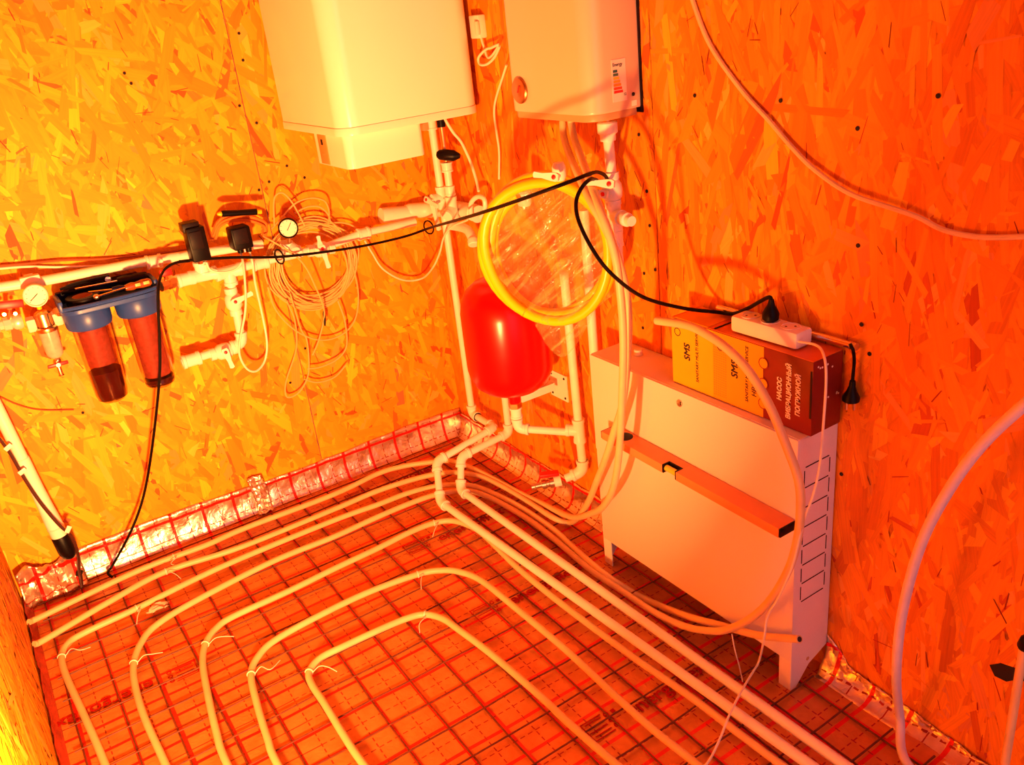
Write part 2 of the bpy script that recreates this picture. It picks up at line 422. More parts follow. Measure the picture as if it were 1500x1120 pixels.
# foil turned up at the foot of the walls
def upstand(name, material, a, b, hfun, normal, depth, seed, label, n=160, m=10, crump=.006):
    rg = np.random.default_rng(seed); A, B, N = Vector(a), Vector(b), Vector(normal)
    vs = []
    ph = rg.uniform(0, 6, 6)
    for i in range(n+1):
        t = i/n; s = (B-A).length*t
        for j in range(m+1):
            q = j/m
            # curve from the floor up the wall
            out = depth*(1-min(1, q*1.35))**2+.004
            z = hfun(t)*max(0, (q-.12))/.88
            k = math.sin(s*31+ph[0]+q*5)*.35+math.sin(s*67+ph[1]-q*9)*.3+math.sin(s*113+q*17+ph[2])*.25+rg.normal(0, .14)
            out += crump*max(0, .5+k*.6)*min(1, q*3)
            p = A.lerp(B, t)+N*out+Vector((0, 0, z+.001*math.sin(s*40)))
            vs.append(p)
    fs = [(i*(m+1)+j, (i+1)*(m+1)+j, (i+1)*(m+1)+j+1, i*(m+1)+j+1) for i in range(n) for j in range(m)]
    o = MB().add(vs, fs).build(name, material, smooth=25); struct(o); o['label'] = label
    md = o.modifiers.new('thick', 'SOLIDIFY'); md.thickness = .002
    return o
upstand('baseboard_left', FOIL_L, (0, -1.33, 0), (0, WY-.004, 0), lambda t: .098+.006*math.sin(t*9), (1, 0, 0), .03, 3, 'crinkled foil with red lines turned up along the left wall', n=240)
upstand('baseboard_right', FOIL_R, (.006, WY, 0), (1.02, WY, 0), lambda t: .080+.004*math.sin(t*11), (0, -1, 0), .04, 4, 'crinkled foil turned up behind the red tank pipes', n=200)
upstand('baseboard_front', FOIL_R, (1.675, WY, 0), (2.7, WY, 0), lambda t: .050-.03*min(1, t*2.6)+(.05*max(0, 1-t*18)), (0, -1, 0), .045, 5, 'crinkled foil turned up beside the cabinet foot', n=200, crump=.010)
upstand('baseboard_side', EDGE, (.03, SY, 0), (2.0, SY, 0), lambda t: .024+.003*math.sin(t*17), (0, 1, 0), .020, 6, 'low foil edge strip along the side wall, its shade painted dark red', n=160)
# turned up foil flap in the left corner behind the waste pipe
def flap():
    rg = np.random.default_rng(9); b = MB(); n, m = 26, 12; vs = []
    for i in range(n+1):
        t = i/n
        for j in range(m+1):
            q = j/m
            y = -1.50+.17*t
            x = .012+.055*(1-q)+.05*(1-t)**2*q+.006*math.sin(t*21+q*7)+rg.normal(0, .0025)
            z = .002+q*(.115-.03*t+.012*math.sin(t*9))
            vs.append((x, y, z))
    fs = [(i*(m+1)+j, (i+1)*(m+1)+j, (i+1)*(m+1)+j+1, i*(m+1)+j+1) for i in range(n) for j in range(m)]
    return b.add(vs, fs)
o = struct(flap().build('trim_1', FOIL_L, smooth=25)); o.modifiers.new('thick', 'SOLIDIFY').thickness = .002; o['label'] = 'crumpled foil flap in the corner behind the waste pipe'

# welded wire mesh lying on the foil
mesh = thing('wire_mesh', 'rusty welded wire mesh lying flat on the foil floor', 'wire mesh', (.1, -1.45, .004))
def wob(a, b, amp, seed, n=14):
    rg = np.random.default_rng(seed); A, B = Vector(a), Vector(b); out = []
    for i in range(n+1):
        p = A.lerp(B, i/n); out.append(p+Vector((rg.normal(0, amp), rg.normal(0, amp), abs(rg.normal(0, .0008)))))
    return spline(out, 3)
for j in range(-6, 9):
    y = -.854+.1*j+.003*math.sin(j*2.1)
    if y > -.02: continue
    MB().tube(wob((.07, y, .0036), (2.62, y+.004*math.cos(j), .0036), .0012, 100+j), .0023, 6).build('wire', RUST, mesh)
for i in range(-9, 17):
    x = .98+.1*i+.003*math.sin(i*1.7)
    MB().tube(wob((x, -1.47, .0076), (x+.003*math.sin(i), -.02, .0076), .0012, 200+i), .0023, 6).build('wire', RUST, mesh)

# lettering printed on the foil: a square grid mark and the word
def foil_print(x, y0, flip=False):
    s = -1 if not flip else 1
    xd = (0, 1, 0) if not flip else (0, -1, 0); yd = (-1, 0, 0) if not flip else (1, 0, 0)
    X, Yv = Vector(xd), Vector(yd); o0 = Vector((x, y0, .0022))
    text('energoflex', 'lettering', REDINK, floor, o0+X*.105-Yv*.004, xd, yd, .052, 1.05, .0014)
    b = MB()
    for k in range(4):
        b.box(o0+X*(.004+.052*.5)+Yv*(.004+k*.013), (.003, .044, .0006) if True else 0)
    b.box(o0+X*.001+Yv*.022, (.054, .003, .0006)); b.box(o0+X*.028-Yv*.006, (.003, .056, .0006)); b.box(o0+X*.028+Yv*.050, (.003, .056, .0006))
    for k in range(3):
        b.lathe([(.0035, 0), (.0065, 0), (.0065, .0006), (.0035, .0006)], o0+X*.066+Yv*(.003+k*.019)-Vector((0, 0, .0003)), (0, 0, 1), 12, cap=False)
    b.box(o0+X*.085+Yv*.040, (.010, .010, .0006))
    b.build('print_mark', REDINK, floor, smooth=0)
foil_print(.190, -.52); foil_print(.600, -.505); foil_print(1.000, -.505); foil_print(1.505, -.52); foil_print(.64, -1.16, True)
foil_print(2.0, -.52)

# ------------------------------------------------------------ routes of pipes and cables in room metres
RPA0 = (2.55, -.222, .048); RPB0 = (2.55, -.190, .048)
HP1 = [(.19, -1.50, .03), (0.173, -1.470, 0.022), (0.132, -1.198, 0.022), (0.138, -0.991, 0.022), (0.128, -0.855, 0.022), (0.135, -0.552, 0.022), (0.113, -0.378, 0.022), (0.129, -0.286, 0.022), (0.173, -0.199, 0.022), (0.215, -0.142, 0.022), (0.294, -0.116, 0.022), (0.401, -0.099, 0.022), (0.570, -0.081, 0.022), (0.699, -0.069, 0.030), (0.868, -0.090, 0.077), (1.034, -0.135, 0.190), (1.129, -0.165, 0.271), (1.200, -0.185, 0.367), (1.241, -0.193, 0.486), (1.266, -0.195, 0.637), (1.282, -0.195, 0.775), (1.288, -0.200, 0.888), (1.282, -0.205, 0.978), (1.249, -0.205, 1.053), (1.173, -0.170, 1.102), (1.047, -0.095, 1.133), (0.959, -0.045, 1.161), (0.923, -0.025, 1.190), (0.922, -0.025, 1.208)]
HP2 = [(.31, -1.50, .03), (0.295, -1.473, 0.022), (0.239, -1.301, 0.022), (0.197, -1.125, 0.022), (0.230, -0.894, 0.022), (0.227, -0.590, 0.022), (0.221, -0.429, 0.022), (0.245, -0.274, 0.022), (0.292, -0.178, 0.022), (0.376, -0.124, 0.022), (0.484, -0.102, 0.022), (0.633, -0.092, 0.022), (0.774, -0.091, 0.028), (0.807, -0.060, 0.015), (0.896, -0.085, 0.091), (0.991, -0.115, 0.196), (1.077, -0.145, 0.311), (1.146, -0.160, 0.420), (1.188, -0.162, 0.509), (1.217, -0.155, 0.590), (1.227, -0.145, 0.677), (1.242, -0.145, 0.782), (1.242, -0.145, 0.863), (1.220, -0.145, 0.937), (1.198, -0.150, 0.989), (1.147, -0.150, 1.050), (1.058, -0.115, 1.098), (0.960, -0.065, 1.132), (0.902, -0.035, 1.164), (0.888, -0.025, 1.197)]
HP3 = [(1.9, -1.40, .0215), (1.2, -1.405, .0215), (0.885, -1.418, 0.022), (0.686, -1.432, 0.022), (0.500, -1.447, 0.022), (0.408, -1.446, 0.022), (0.361, -1.425, 0.022), (0.341, -1.380, 0.022), (0.327, -1.237, 0.022), (0.301, -1.064, 0.022), (0.290, -0.913, 0.022), (0.290, -0.616, 0.022), (0.302, -0.467, 0.022), (0.307, -0.363, 0.022), (0.329, -0.277, 0.022), (0.365, -0.220, 0.022), (0.425, -0.170, 0.022), (0.534, -0.142, 0.022), (0.660, -0.126, 0.022), (0.817, -0.124, 0.022), (0.935, -0.138, 0.024), (1.100, -0.154, 0.030), (1.202, -0.120, -0.001), (1.373, -0.125, 0.047), (1.491, -0.125, 0.091), (1.611, -0.125, 0.138), (1.720, -0.125, 0.198)]
HP4 = [(1.9, -1.29, .0215), (1.3, -1.295, .0215), (0.976, -1.306, 0.022), (0.785, -1.313, 0.022), (0.649, -1.307, 0.022), (0.568, -1.293, 0.022), (0.500, -1.262, 0.022), (0.447, -1.211, 0.022), (0.410, -1.092, 0.022), (0.375, -0.850, 0.022), (0.380, -0.654, 0.022), (0.371, -0.500, 0.022), (0.371, -0.381, 0.022), (0.384, -0.288, 0.022), (0.430, -0.208, 0.022), (0.512, -0.171, 0.022), (0.695, -0.150, 0.022), (0.844, -0.151, 0.022), (1.049, -0.166, 0.024), (1.188, -0.165, 0.030), (1.308, -0.168, 0.040), (1.410, -0.160, 0.055), (1.501, -0.162, 0.100), (1.555, -0.162, 0.140), (1.619, -0.162, 0.209), (1.666, -0.155, 0.282), (1.714, -0.160, 0.386), (1.739, -0.165, 0.476), (1.744, -0.165, 0.555), (1.736, -0.165, 0.611), (1.706, -0.165, 0.671), (1.665, -0.165, 0.739), (1.615, -0.165, 0.793), (1.561, -0.165, 0.824), (1.507, -0.165, 0.840), (1.450, -0.165, 0.846), (1.360, -0.165, 0.834)]
HP5 = [(1.9, -1.18, .0215), (1.4, -1.185, .0215), (1.067, -1.194, 0.022), (0.951, -1.186, 0.022), (0.808, -1.167, 0.022), (0.692, -1.147, 0.022), (0.621, -1.121, 0.022), (0.575, -1.079, 0.022), (0.556, -1.024, 0.022), (0.551, -0.862, 0.022), (0.540, -0.721, 0.022), (0.533, -0.576, 0.022), (0.523, -0.459, 0.022), (0.530, -0.379, 0.022), (0.563, -0.327, 0.022), (0.639, -0.300, 0.022), (0.715, -0.298, 0.022), (0.906, -0.312, 0.022), (1.112, -0.312, 0.022), (1.364, -0.302, 0.022), (1.570, -0.287, 0.022), (1.808, -0.279, 0.022), (2.5, -.245, .0215)]
HP6 = [(1.9, -1.09, .0215), (1.45, -1.095, .0215), (1.140, -1.104, 0.022), (1.050, -1.097, 0.022), (0.926, -1.081, 0.022), (0.817, -1.060, 0.022), (0.762, -1.022, 0.022), (0.731, -0.964, 0.022), (0.715, -0.836, 0.022), (0.712, -0.689, 0.022), (0.733, -0.544, 0.022), (0.764, -0.481, 0.022), (0.808, -0.445, 0.022), (0.884, -0.421, 0.022), (1.045, -0.414, 0.022), (1.255, -0.409, 0.022), (1.448, -0.414, 0.022), (1.568, -0.414, 0.021), (1.693, -0.408, 0.022), (2.45, -.36, .0215)]
HP7 = [(1.9, -.93, .0215), (1.5, -.94, .0215), (1.261, -0.954, 0.022), (1.156, -0.955, 0.022), (1.033, -0.952, 0.022), (0.953, -0.952, 0.022), (0.907, -0.941, 0.022), (0.878, -0.900, 0.022), (0.876, -0.834, 0.022), (0.879, -0.730, 0.022), (0.887, -0.654, 0.022), (0.905, -0.612, 0.022), (0.951, -0.585, 0.022), (1.017, -0.574, 0.022), (1.150, -0.558, 0.022), (1.344, -0.546, 0.022), (1.557, -0.538, 0.022), (2.4, -.48, .0215)]
WCORD = [(1.622, -.038, .818), (1.670, -0.040, 0.822), (1.707, -0.065, 0.814), (1.720, -0.075, 0.773), (1.722, -0.080, 0.690), (1.722, -0.085, 0.603), (1.726, -0.105, 0.549), (1.732, -0.135, 0.510), (1.761, -0.187, 0.497), (1.746, -0.187, 0.426), (1.711, -0.183, 0.329), (1.673, -0.170, 0.253), (1.669, -0.175, 0.194), (1.608, -0.121, 0.060), (1.619, -0.153, 0.055), (1.659, -0.234, 0.076), (1.693, -0.307, 0.078), (1.711, -0.351, 0.060), (1.730, -0.408, 0.046), (1.72, -.44, .046)]
BCABLE = [(0.100, -0.836, 0.901), (0.115, -0.787, 0.897), (0.120, -0.692, 0.881), (0.120, -0.532, 0.846), (0.130, -0.315, 0.824), (0.140, -0.151, 0.821), (0.210, -0.079, 0.847), (0.874, -0.305, 1.022), (1.096, -0.335, 1.085), (1.227, -0.325, 1.126), (1.253, -0.275, 1.139), (1.238, -0.225, 1.140), (1.181, -0.155, 1.126), (1.120, -0.085, 1.096), (1.082, -0.055, 1.065), (1.068, -0.065, 1.077), (1.246, -0.225, 1.131), (1.265, -0.265, 1.123), (1.270, -0.285, 1.098), (1.302, -0.305, 1.068), (1.340, -0.305, 1.018), (1.371, -0.285, 0.968), (1.343, -0.185, 0.888), (1.343, -0.075, 0.833), (1.371, 0.000, 0.809), (1.414, 0.005, 0.814), (1.461, 0.000, 0.839), (1.506, -0.013, 0.868), (1.529, -0.020, 0.882), (1.541, -.024, .886), (1.5425, -.0245, .878)]
BCABLE2 = [(0.110, -0.809, 0.898), (0.120, -0.852, 0.904), (0.130, -0.887, 0.893), (0.190, -0.919, 0.875), (0.205, -0.940, 0.815), (0.205, -0.961, 0.721), (0.195, -0.985, 0.622), (0.150, -1.035, 0.451), (0.100, -1.087, 0.290), (0.090, -1.132, 0.197), (0.085, -1.185, 0.120), (0.052, -1.248, 0.030), (0.070, -1.270, 0.020), (0.092, -1.264, 0.012)]

# ============================================================ plumbing helpers
def elbow(parent, P, da, db, r, material=WHITE, L=3.0, name='elbow'):
    P, da, db = Vector(P), Vector(da).normalized(), Vector(db).normalized()
    k = 1.9*r; A = P+da*k; B = P+db*k; pts = [P+da*(L*r)]
    for i in range(9):
        t = i/8; pts.append(A*(1-t)**2+P*2*t*(1-t)+B*t*t)
    pts.append(P+db*(L*r))
    b = MB().tube(pts, r*1.36, 16)
    for dd in (da, db): b.lathe([(r*1.36, 0), (r*1.52, r*.15), (r*1.52, r*.75), (r*1.36, r*.9)], P+dd*(L*r-r*.9), dd, 18)
    return b.build(name, material, parent)
def pipe(parent, a, b, r, material=WHITE, n=18, name='pipe'): return MB().cyl(a, b, r, n).build(name, material, parent)
def run(parent, pts, r, material=WHITE):
    P = [Vector(p) for p in pts]
    for a, b in zip(P, P[1:]): pipe(parent, a, b, r, material)
    for i in range(1, len(P)-1): elbow(parent, P[i], P[i-1]-P[i], P[i+1]-P[i], r, material)
def sleeve(parent, c, dirn, L, r, material=WHITE, name='coupling', lip=.12):
    dn = Vector(dirn).normalized(); c = Vector(c)-dn*L/2
    return MB().lathe([(r*.9, 0), (r*(1+lip), .001), (r*(1+lip), L*.18), (r, L*.22), (r, L*.78), (r*(1+lip), L*.82), (r*(1+lip), L-.001), (r*.9, L)], c, dn, 20).build(name, material, parent)
def tee(parent, c, dirn, side, r, L=None, material=WHITE):
    L = L or 6*r; dn = Vector(dirn).normalized(); sd = Vector(side).normalized(); c = Vector(c)
    b = MB().lathe([(r*1.5, 0), (r*1.5, r*.8), (r*1.36, r), (r*1.36, L-r), (r*1.5, L-r*.8), (r*1.5, L)], c-dn*L/2, dn, 20)
    b.lathe([(r*1.36, 0), (r*1.36, L*.5-r*.8), (r*1.5, L*.5-r*.7), (r*1.5, L*.5)], c, sd, 20)
    return b.build('tee', material, parent)
def frame(z, up):
    z = Vector(z).normalized(); x = Vector(up).normalized(); x = (x-z*x.dot(z)).normalized(); y = z.cross(x)
    return Matrix((x, y, z)).transposed()
def lever(parent, c, dirn, out, L, w=.014, material=WHITE, dot=True):
    """flat ball valve handle: arm from c along dirn, facing out"""
    m = frame(out, dirn); c = Vector(c); dn = Vector(dirn).normalized(); ou = Vector(out).normalized(); sd = ou.cross(dn)
    loop = [(-w*.9, w*.55), (-w*.4, w*.8), (w*.5, w*.75), (L*.6, w*.45), (L, w*.55), (L+w*.2, 0), (L, -w*.55), (L*.6, -w*.45), (w*.5, -w*.75), (-w*.4, -w*.8), (-w*.9, -w*.55)]
    b = MB().prism(loop, -.004, .004); b.v = [tuple(c+m @ Vector(v)) for v in b.v]
    b.cyl(c-ou*.022, c-ou*.003, w*.42, 12)
    h = b.build('lever', material, parent)
    if dot: MB().lathe([(.0052, 0), (.0052, .0012), (.004, .0018)], c+ou*.0042, ou, 14).build('red_cap', REDPL, h)
    return h
def valve(parent, c, dirn, out, r, levdir, L=.07, material=WHITE, gap=.03):
    dn = Vector(dirn).normalized(); c = Vector(c); ou = Vector(out).normalized()
    MB().lathe([(r*1.5, -r*3.4), (r*1.5, -r*2.2), (r*1.35, -r*2.0), (r*1.9, -r*1.2), (r*2.0, 0), (r*1.9, r*1.2), (r*1.35, r*2.0), (r*1.5, r*2.2), (r*1.5, r*3.4)], c, dn, 20).build('valve_body', material, parent)
    return lever(parent, c+ou*(r*2.0+.012), levdir, ou, L, .013, material)

# ============================================================ storage water heater
bl = thing('water_heater', 'large square white storage water heater with rounded edges and lower control box', 'water heater', (.01, -.2, 1.115))
MB().prism(rrect(.012, .465, -.425, .008, (.055, .012, .012, .055), 10), 1.2202, 1.98, .0015).build('casing', ENAMEL, bl)
MB().prism(rrect(.010, .467, -.427, .010, (.057, .014, .014, .057), 10), 1.199, 1.2198, .002).build('bottom_cap', ENAMEL, bl)
cv = MB().prism(rrect(.20, .425, -.405, -.168, (.02, .006, .006, .022), 8), 1.108, 1.2, .005).build('control_cover', ENAMEL, bl)
cp = MB().box((.262, -.4062, 1.152), (.060, .003, .082), bev=.001).build('control_plate', KRAFT, bl)
MB().box((.262, -.4085, 1.172), (.012, .0012, .015)).build('display', DARK, cp)
for k in range(2): MB().lathe([(.003, 0), (.003, .001)], (.256+.012*k, -.408, 1.140), (0, -1, 0), 10).build('button', KRAFT, cp)
MB().box((.012, .0, 1.5), (.02, .035, .5)).build('wall_bracket', DARK, bl)

# ============================================================ flow heater
br = thing('wall_boiler', 'smaller pearl white wall boiler with round thermometer and energy label', 'boiler', (.95, WY, 1.215))
MB().prism(rrect(.782, 1.118, -.112, .029, (.004, .004, .045, .045), 10), 1.232, 1.99, .006).build('casing', ENAMEL2, br)
MB().prism(rrect(.786, 1.114, -.106, .020, (.004, .004, .042, .042), 10), 1.216, 1.2325, .006).build('bottom_rim', RIM, br)
MB().box((.950, .0305, 1.61), (.342, .006, .78)).build('back_plate', DARKRED, br)
tp = (.848, -.112, 1.281)
MB().lathe([(.030, -.001), (.0305, .004), (.028, .007), (.0255, .0075)], tp, (0, -1, 0), 32).build('bezel', BEZEL, br)
MB().lathe([(.0255, 0), (.0255, .0062), (.018, .0066), (.010, .009)], tp, (0, -1, 0), 28).build('thermometer_face', BEZEL, br)
MB().box((.852, -.1215, 1.285), (.003, .002, .018), Matrix.Rotation(.5, 3, 'Y')).build('pointer', REDPL, br)
XL = 1.1182
lab = MB().box((XL+.0003, -.032, 1.296), (.0008, .040, .088)).build('energy_label', PAPER, br)
cols = ((.02, .10, .12), (.05, .14, .10), (.7, .55, .05), (.78, .42, .03), (.8, .24, .02), (.75, .06, .02), (.7, .02, .02))
for k, c in enumerate(cols):
    MB().box((XL+.0010, -.0485+.5*(.012+.0022*k), 1.316-.0072*k), (.0006, .012+.0022*k, .0055)).build('rating_bar', mat('rating_%d' % k, c, .5), lab)
text('Energy', 'lettering', INK, lab, (XL+.0012, -.049, 1.326), (0, 1, 0), (0, 0, 1), .010)
text('12', 'lettering', INK, lab, (XL+.0012, -.022, 1.263), (0, 1, 0), (0, 0, 1), .008)
MB().lathe([(.004, 0), (.004, .002), (.002, .0028)], (XL, .006, 1.262), (1, 0, 0), 12).build('screw', DARK, br)
MB().box((XL+.0005, .008, 1.243), (.001, .014, .012)).build('sticker', WHITE, br)

# socket and cable loop between the heaters
so = thing('wall_socket', 'small white surface socket on the wall between the two heaters', 'socket', (0.443, 0.035, 1.421))
MB().box((0.466, 0.021, 1.423), (.050, .024, .060), bev=.004).build('housing', WHITE, so)
MB().box((0.486, 0.006, 1.420), (.016, .010, .036), bev=.003).build('rocker', CREAM, so)
tag(MB().tube(spline([(0.485, 0.015, 1.402), (0.494, 0.015, 1.376), (0.515, 0.015, 1.342), (0.589, 0.005, 1.375), (0.550, 0.005, 1.369), (0.518, 0.005, 1.364), (0.478, 0.005, 1.345), (0.481, 0.005, 1.327), (0.517, 0.005, 1.327), (0.559, 0.005, 1.344), (0.600, 0.000, 1.372)], 6), .0034, 8).build('loop_cable', PEXW), 'short white cable looped beside the wall socket', 'cable')
tag(MB().tube(spline([(0.631, -0.005, 1.326), (0.601, 0.000, 1.298), (0.535, 0.010, 1.234), (0.511, 0.015, 1.194), (0.512, 0.015, 1.145), (0.515, 0.015, 1.090), (0.490, 0.020, 1.009)], 6), .0030, 8).build('hanging_cable', PEXW), 'thin cream cable hanging down from behind the pearl boiler', 'cable')
tag(MB().tube(spline([(0.437, -0.105, 1.207), (0.411, -0.085, 1.184), (0.407, -0.065, 1.150), (0.408, -0.045, 1.122), (0.400, -0.025, 1.083), (0.402, -0.015, 1.048), (0.419, -0.015, 1.003), (0.441, -0.025, 0.977)], 6), .0042, 8).build('heater_cable', PEXW), 'cream cable running down from under the square heater', 'cable')

# ============================================================ pipework in the corner below the square heater
U = Vector((0, 0, 1)); XA = Vector((1, 0, 0)); YA = Vector((0, 1, 0))
cw = thing('corner_pipework', 'white pipes dropping from the square heater through the corner to the floor', 'pipes', (.17, -.005, .15))
ra = .0105
pa = V(*(0.222, -0.035, 1.172))
W1 = V(*(0.229, -0.035, 0.174))
PQ = lambda z_: lerp(W1, pa, (z_-W1.z)/(pa.z-W1.z))
run(cw, [pa, W1, V(W1.x+.145, W1.y, W1.z), V(.385, -.272, .140), V(*(0.474, -0.321, 0.048)), RPA0], .0115)
sleeve(cw, PQ(1.160), U, .035, .015)
MB().box(PQ(1.17)+V(0, -.024, 0), (.018, .02, .05), bev=.003).build('cable_boot', RIM, cw)
tee(cw, PQ(.935), U, (0, -1, 0), .0115)
lever(cw, PQ(.925)+V(.004, -.037, 0), (.15, 0, -1), (.35, -1, 0), .085, .013)
lever(cw, PQ(.935)+V(-.016, -.044, 0), (1, 0, -.25), (.2, -1, .3), .055, .012)
cw2 = thing('heater_valve_line', 'white pipe with brass valve and black handle under the square heater', 'pipes', (.255, -.008, .86))
q0 = V(*(0.285, -0.035, 1.033)); q1 = V(*(0.282, -0.035, 0.880)); QQ = lambda t_: lerp(q0, q1, t_)
pipe(cw2, q0, q1, .0115)
sleeve(cw2, QQ(-.02), U, .030, .0165, lip=.1)
sleeve(cw2, QQ(.45), U, .03, .016, lip=.06)
tee(cw2, QQ(.82), U, (.5, -1, -.5), .0125)
MB().lathe([(.006, 0), (.006, .03), (.010, .032), (.012, .045), (.009, .06), (.009, .11)], QQ(-.08), U, 14).build('valve_stem', BRASS, cw2)
MB().lathe([(.013, 0), (.013, .05)], QQ(-.08)+U*.11, U, 16).build('black_sleeve', BLACK, cw2)
MB().lathe([(.009, 0), (.015, .008), (.017, .03), (.0165, .052), (.013, .060), (.007, .072)], QQ(-.08)+V(.004, -.030, .034), (.62, .55, -.10), 16).build('black_handle', BLACK, cw2)
MB().lathe([(.006, 0), (.006, .003)], QQ(-.08)+V(.045, -.008, .030), (.7, -.7, .2), 12).build('handle_mark', CHROME, cw2)
tu = thing('insulated_tube', 'thick white foam insulated tube turning the corner behind the pipes', 'pipe', (0.060, -0.174, 0.887))
MB().tube(spline([(0.030, -0.166, 0.879), (0.030, -0.062, 0.866), (.032, -.06, .872), (.07, .008, .868), (0.228, 0.008, 0.890), (0.351, 0.008, 0.893)], 6), .0255, 20).build('foam_sleeve', WHITE, tu)
sleeve(tu, (0.357, 0.005, 0.894), (1, 0, -.1), .03, .024)
el = thing('corner_elbow', 'white pipe elbow sticking out below the insulated tube', 'pipe fitting', (0.349, -0.025, 0.861))
MB().tube(spline([(0.238, -0.025, 0.845), (0.308, -0.025, 0.849), (0.367, -0.035, 0.849), (0.407, -0.045, 0.828)], 6), .014, 16).build('bend', WHITE, el)
MB().lathe([(.016, 0), (.018, .004), (.018, .018), (.016, .02)], (0.408, -0.045, 0.832), (.6, -.3, -.8), 18).build('socket_end', WHITE, el)
hk = thing('pipe_clip', 'white plastic pipe clip hooked beside the yellow coil', 'clip', (0.414, -0.015, 0.947))
MB().tube(spline([(0.378, -0.025, 0.895), (0.387, -0.025, 0.934), (0.429, -0.025, 0.959), (0.467, -0.025, 0.958), (0.465, -0.025, 0.929), (0.435, -0.025, 0.899)], 6), .007, 10).build('hook', WHITE, hk)

# ============================================================ expansion tank
tk = thing('expansion_tank', 'glossy red expansion tank on a wall bracket in the corner', 'expansion tank', (.685, -.13, .40))
tx = (.685, -.130, .445)
prof = [(.004, 0), (.05, .002), (.085, .014), (.108, .034), (.120, .060), (.1245, .085), (.1248, .160), (.1248, .172), (.1245, .250), (.118, .285), (.103, .312), (.078, .332), (.045, .343), (.004, .346)]
MB().lathe(prof, tx, U, 48).build('shell', RED, tk)
MB().lathe([(.019, 0), (.019, .045)], (.685, -.13, .408), U, 20).build('neck', RED, tk)
MB().lathe([(.0175, 0), (.0205, .003), (.0205, .017), (.0175, .02)], (.685, -.13, .388), U, 6).build('nut', BRASS, tk)
bkt = MB()
bkt.box((.685, -.055, .425), (.030, .12, .004)).box((.671, -.055, .415), (.003, .12, .024)).box((.699, -.055, .415), (.003, .12, .024))
bkt.box((.685, .031, .405), (.085, .004, .085))
bk = bkt.build('bracket', WHITE, tk, smooth=0)
for sx in (-1, 1):
    for sz in (-1, 1): MB().lathe([(.004, 0), (.003, .002)], (.685+.032*sx, .0285, .405+.032*sz), (0, -1, 0), 10).build('screw', DARK, bk)
tp_ = thing('tank_pipework', 'white pipe from under the red tank to a tee with a red drain cock', 'pipes', (.75, -.13, .2))
zt = .318
run(tp_, [(.685, -.13, .388), (.685, -.13, zt), (.823, -.012, zt-.006)], .0115)
sleeve(tp_, (.685, -.13, .372), U, .035, .0165)
pipe(tp_, (.815, -.008, .80), (.828, -.008, .185), .0125)
tee(tp_, (.8245, -.008, zt), U, (-.76, -.65, 0), .0125)
run(tp_, [(.828, -.008, .24), (.828, -.008, .183), (.800, -.055, .165)], .0125)
cock = Vector((.793, -.066, .160)); cd = Vector((-.5, -.85, -.12)).normalized()
MB().lathe([(.0165, 0), (.0165, .02), (.012, .024)], cock, cd, 16).build('adapter', WHITE, tp_)
MB().lathe([(.0155, 0), (.0155, .014), (.012, .016), (.012, .024), (.015, .026), (.015, .038), (.0085, .040), (.0085, .058), (.010, .060), (.010, .070), (.007, .071)], cock+cd*.020, cd, 14).build('drain_cock', STEEL, tp_)
MB().box(cock+cd*.036+V(-.006, .006, .026), (.024, .058, .010), Matrix.Rotation(-.5, 3, 'Z'), bev=.002).build('red_lever', REDPL, tp_)
# second riser from under the tank to the floor
sr = thing('second_riser', 'white pipe from under the tank bending out and down to the floor', 'pipes', (.42, -.008, .15))
run(sr, [(.425, -.008, .80), (.420, -.008, .160), (.412, -.195, .138), (0.458, -0.236, 0.048), RPB0], .0115)
# pipe behind the cabinet
tag(pipe(None, (.925, -.008, .98), (.922, -.008, .30), .0125, name='white_pipe'), 'straight white pipe running down behind the cabinet', 'pipe')

# ============================================================ pipework below the pearl boiler
vp = thing('boiler_pipework', 'white pipe with union nut, tee and levers under the pearl boiler', 'pipes', (1.05, -.015, 1.0))
pipe(vp, (1.047, -.015, 1.19), (1.060, -.015, .86), .0125)
MB().lathe([(.018, 0), (.0185, .004), (.0185, .014), (.021, .016), (.0235, .018), (.0235, .040), (.020, .043)], (1.047, -.015, 1.160), U, 24).build('union_nut', WHITE, vp)
MB().lathe([(.010, 0), (.010, .02)], (1.047, -.015, 1.2), U, 12).build('brass_stub', BRASS, vp)
valve(vp, (1.050, -.015, 1.045), U, (.35, -1, 0), .0125, (-1, -.30, .15), .02)
lever(vp, (1.230, -0.165, 1.108), (-.75, -.62, .10), (.5, -.8, .15), .050, .012)
tee(vp, (1.053, -.015, .985), U, (1, -.2, 0), .0125)
MB().lathe([(.0165, 0), (.0165, .03), (.012, .032), (.012, .05)], (1.085, -.020, .985), (1, -.2, 0), 18).build('branch_stub', WHITE, vp)
sleeve(vp, (1.056, -.015, .93), U, .04, .0165, lip=.05)
lv = thing('shut_off_valve', 'white shut off valve with red dot lever above the yellow coil', 'valve', (1.015, -0.165, 1.097))
lever(lv, (1.075, -0.195, 1.113), (-.85, -.5, .12), (.45, -.85, .1), .050, .012)
MB().lathe([(.012, 0), (.016, .01), (.016, .03), (.012, .04)], (1.038, -0.155, 1.094), (0, 0, 1), 16).build('valve_body', WHITE, lv)
cl = thing('hose_clamp', 'white cap with steel clamp behind the clear bag', 'hose clamp', (0.745, -0.065, 1.001))
MB().lathe([(.016, 0), (.019, .006), (.019, .035), (.014, .04)], (0.775, -0.085, 0.990), (.1, -.1, 1), 20).build('cap', WHITE, cl)
MB().lathe([(.0165, 0), (.0165, .010)], (0.774, -0.085, 0.985), (.1, -.1, 1), 20).build('band', CHROME, cl)

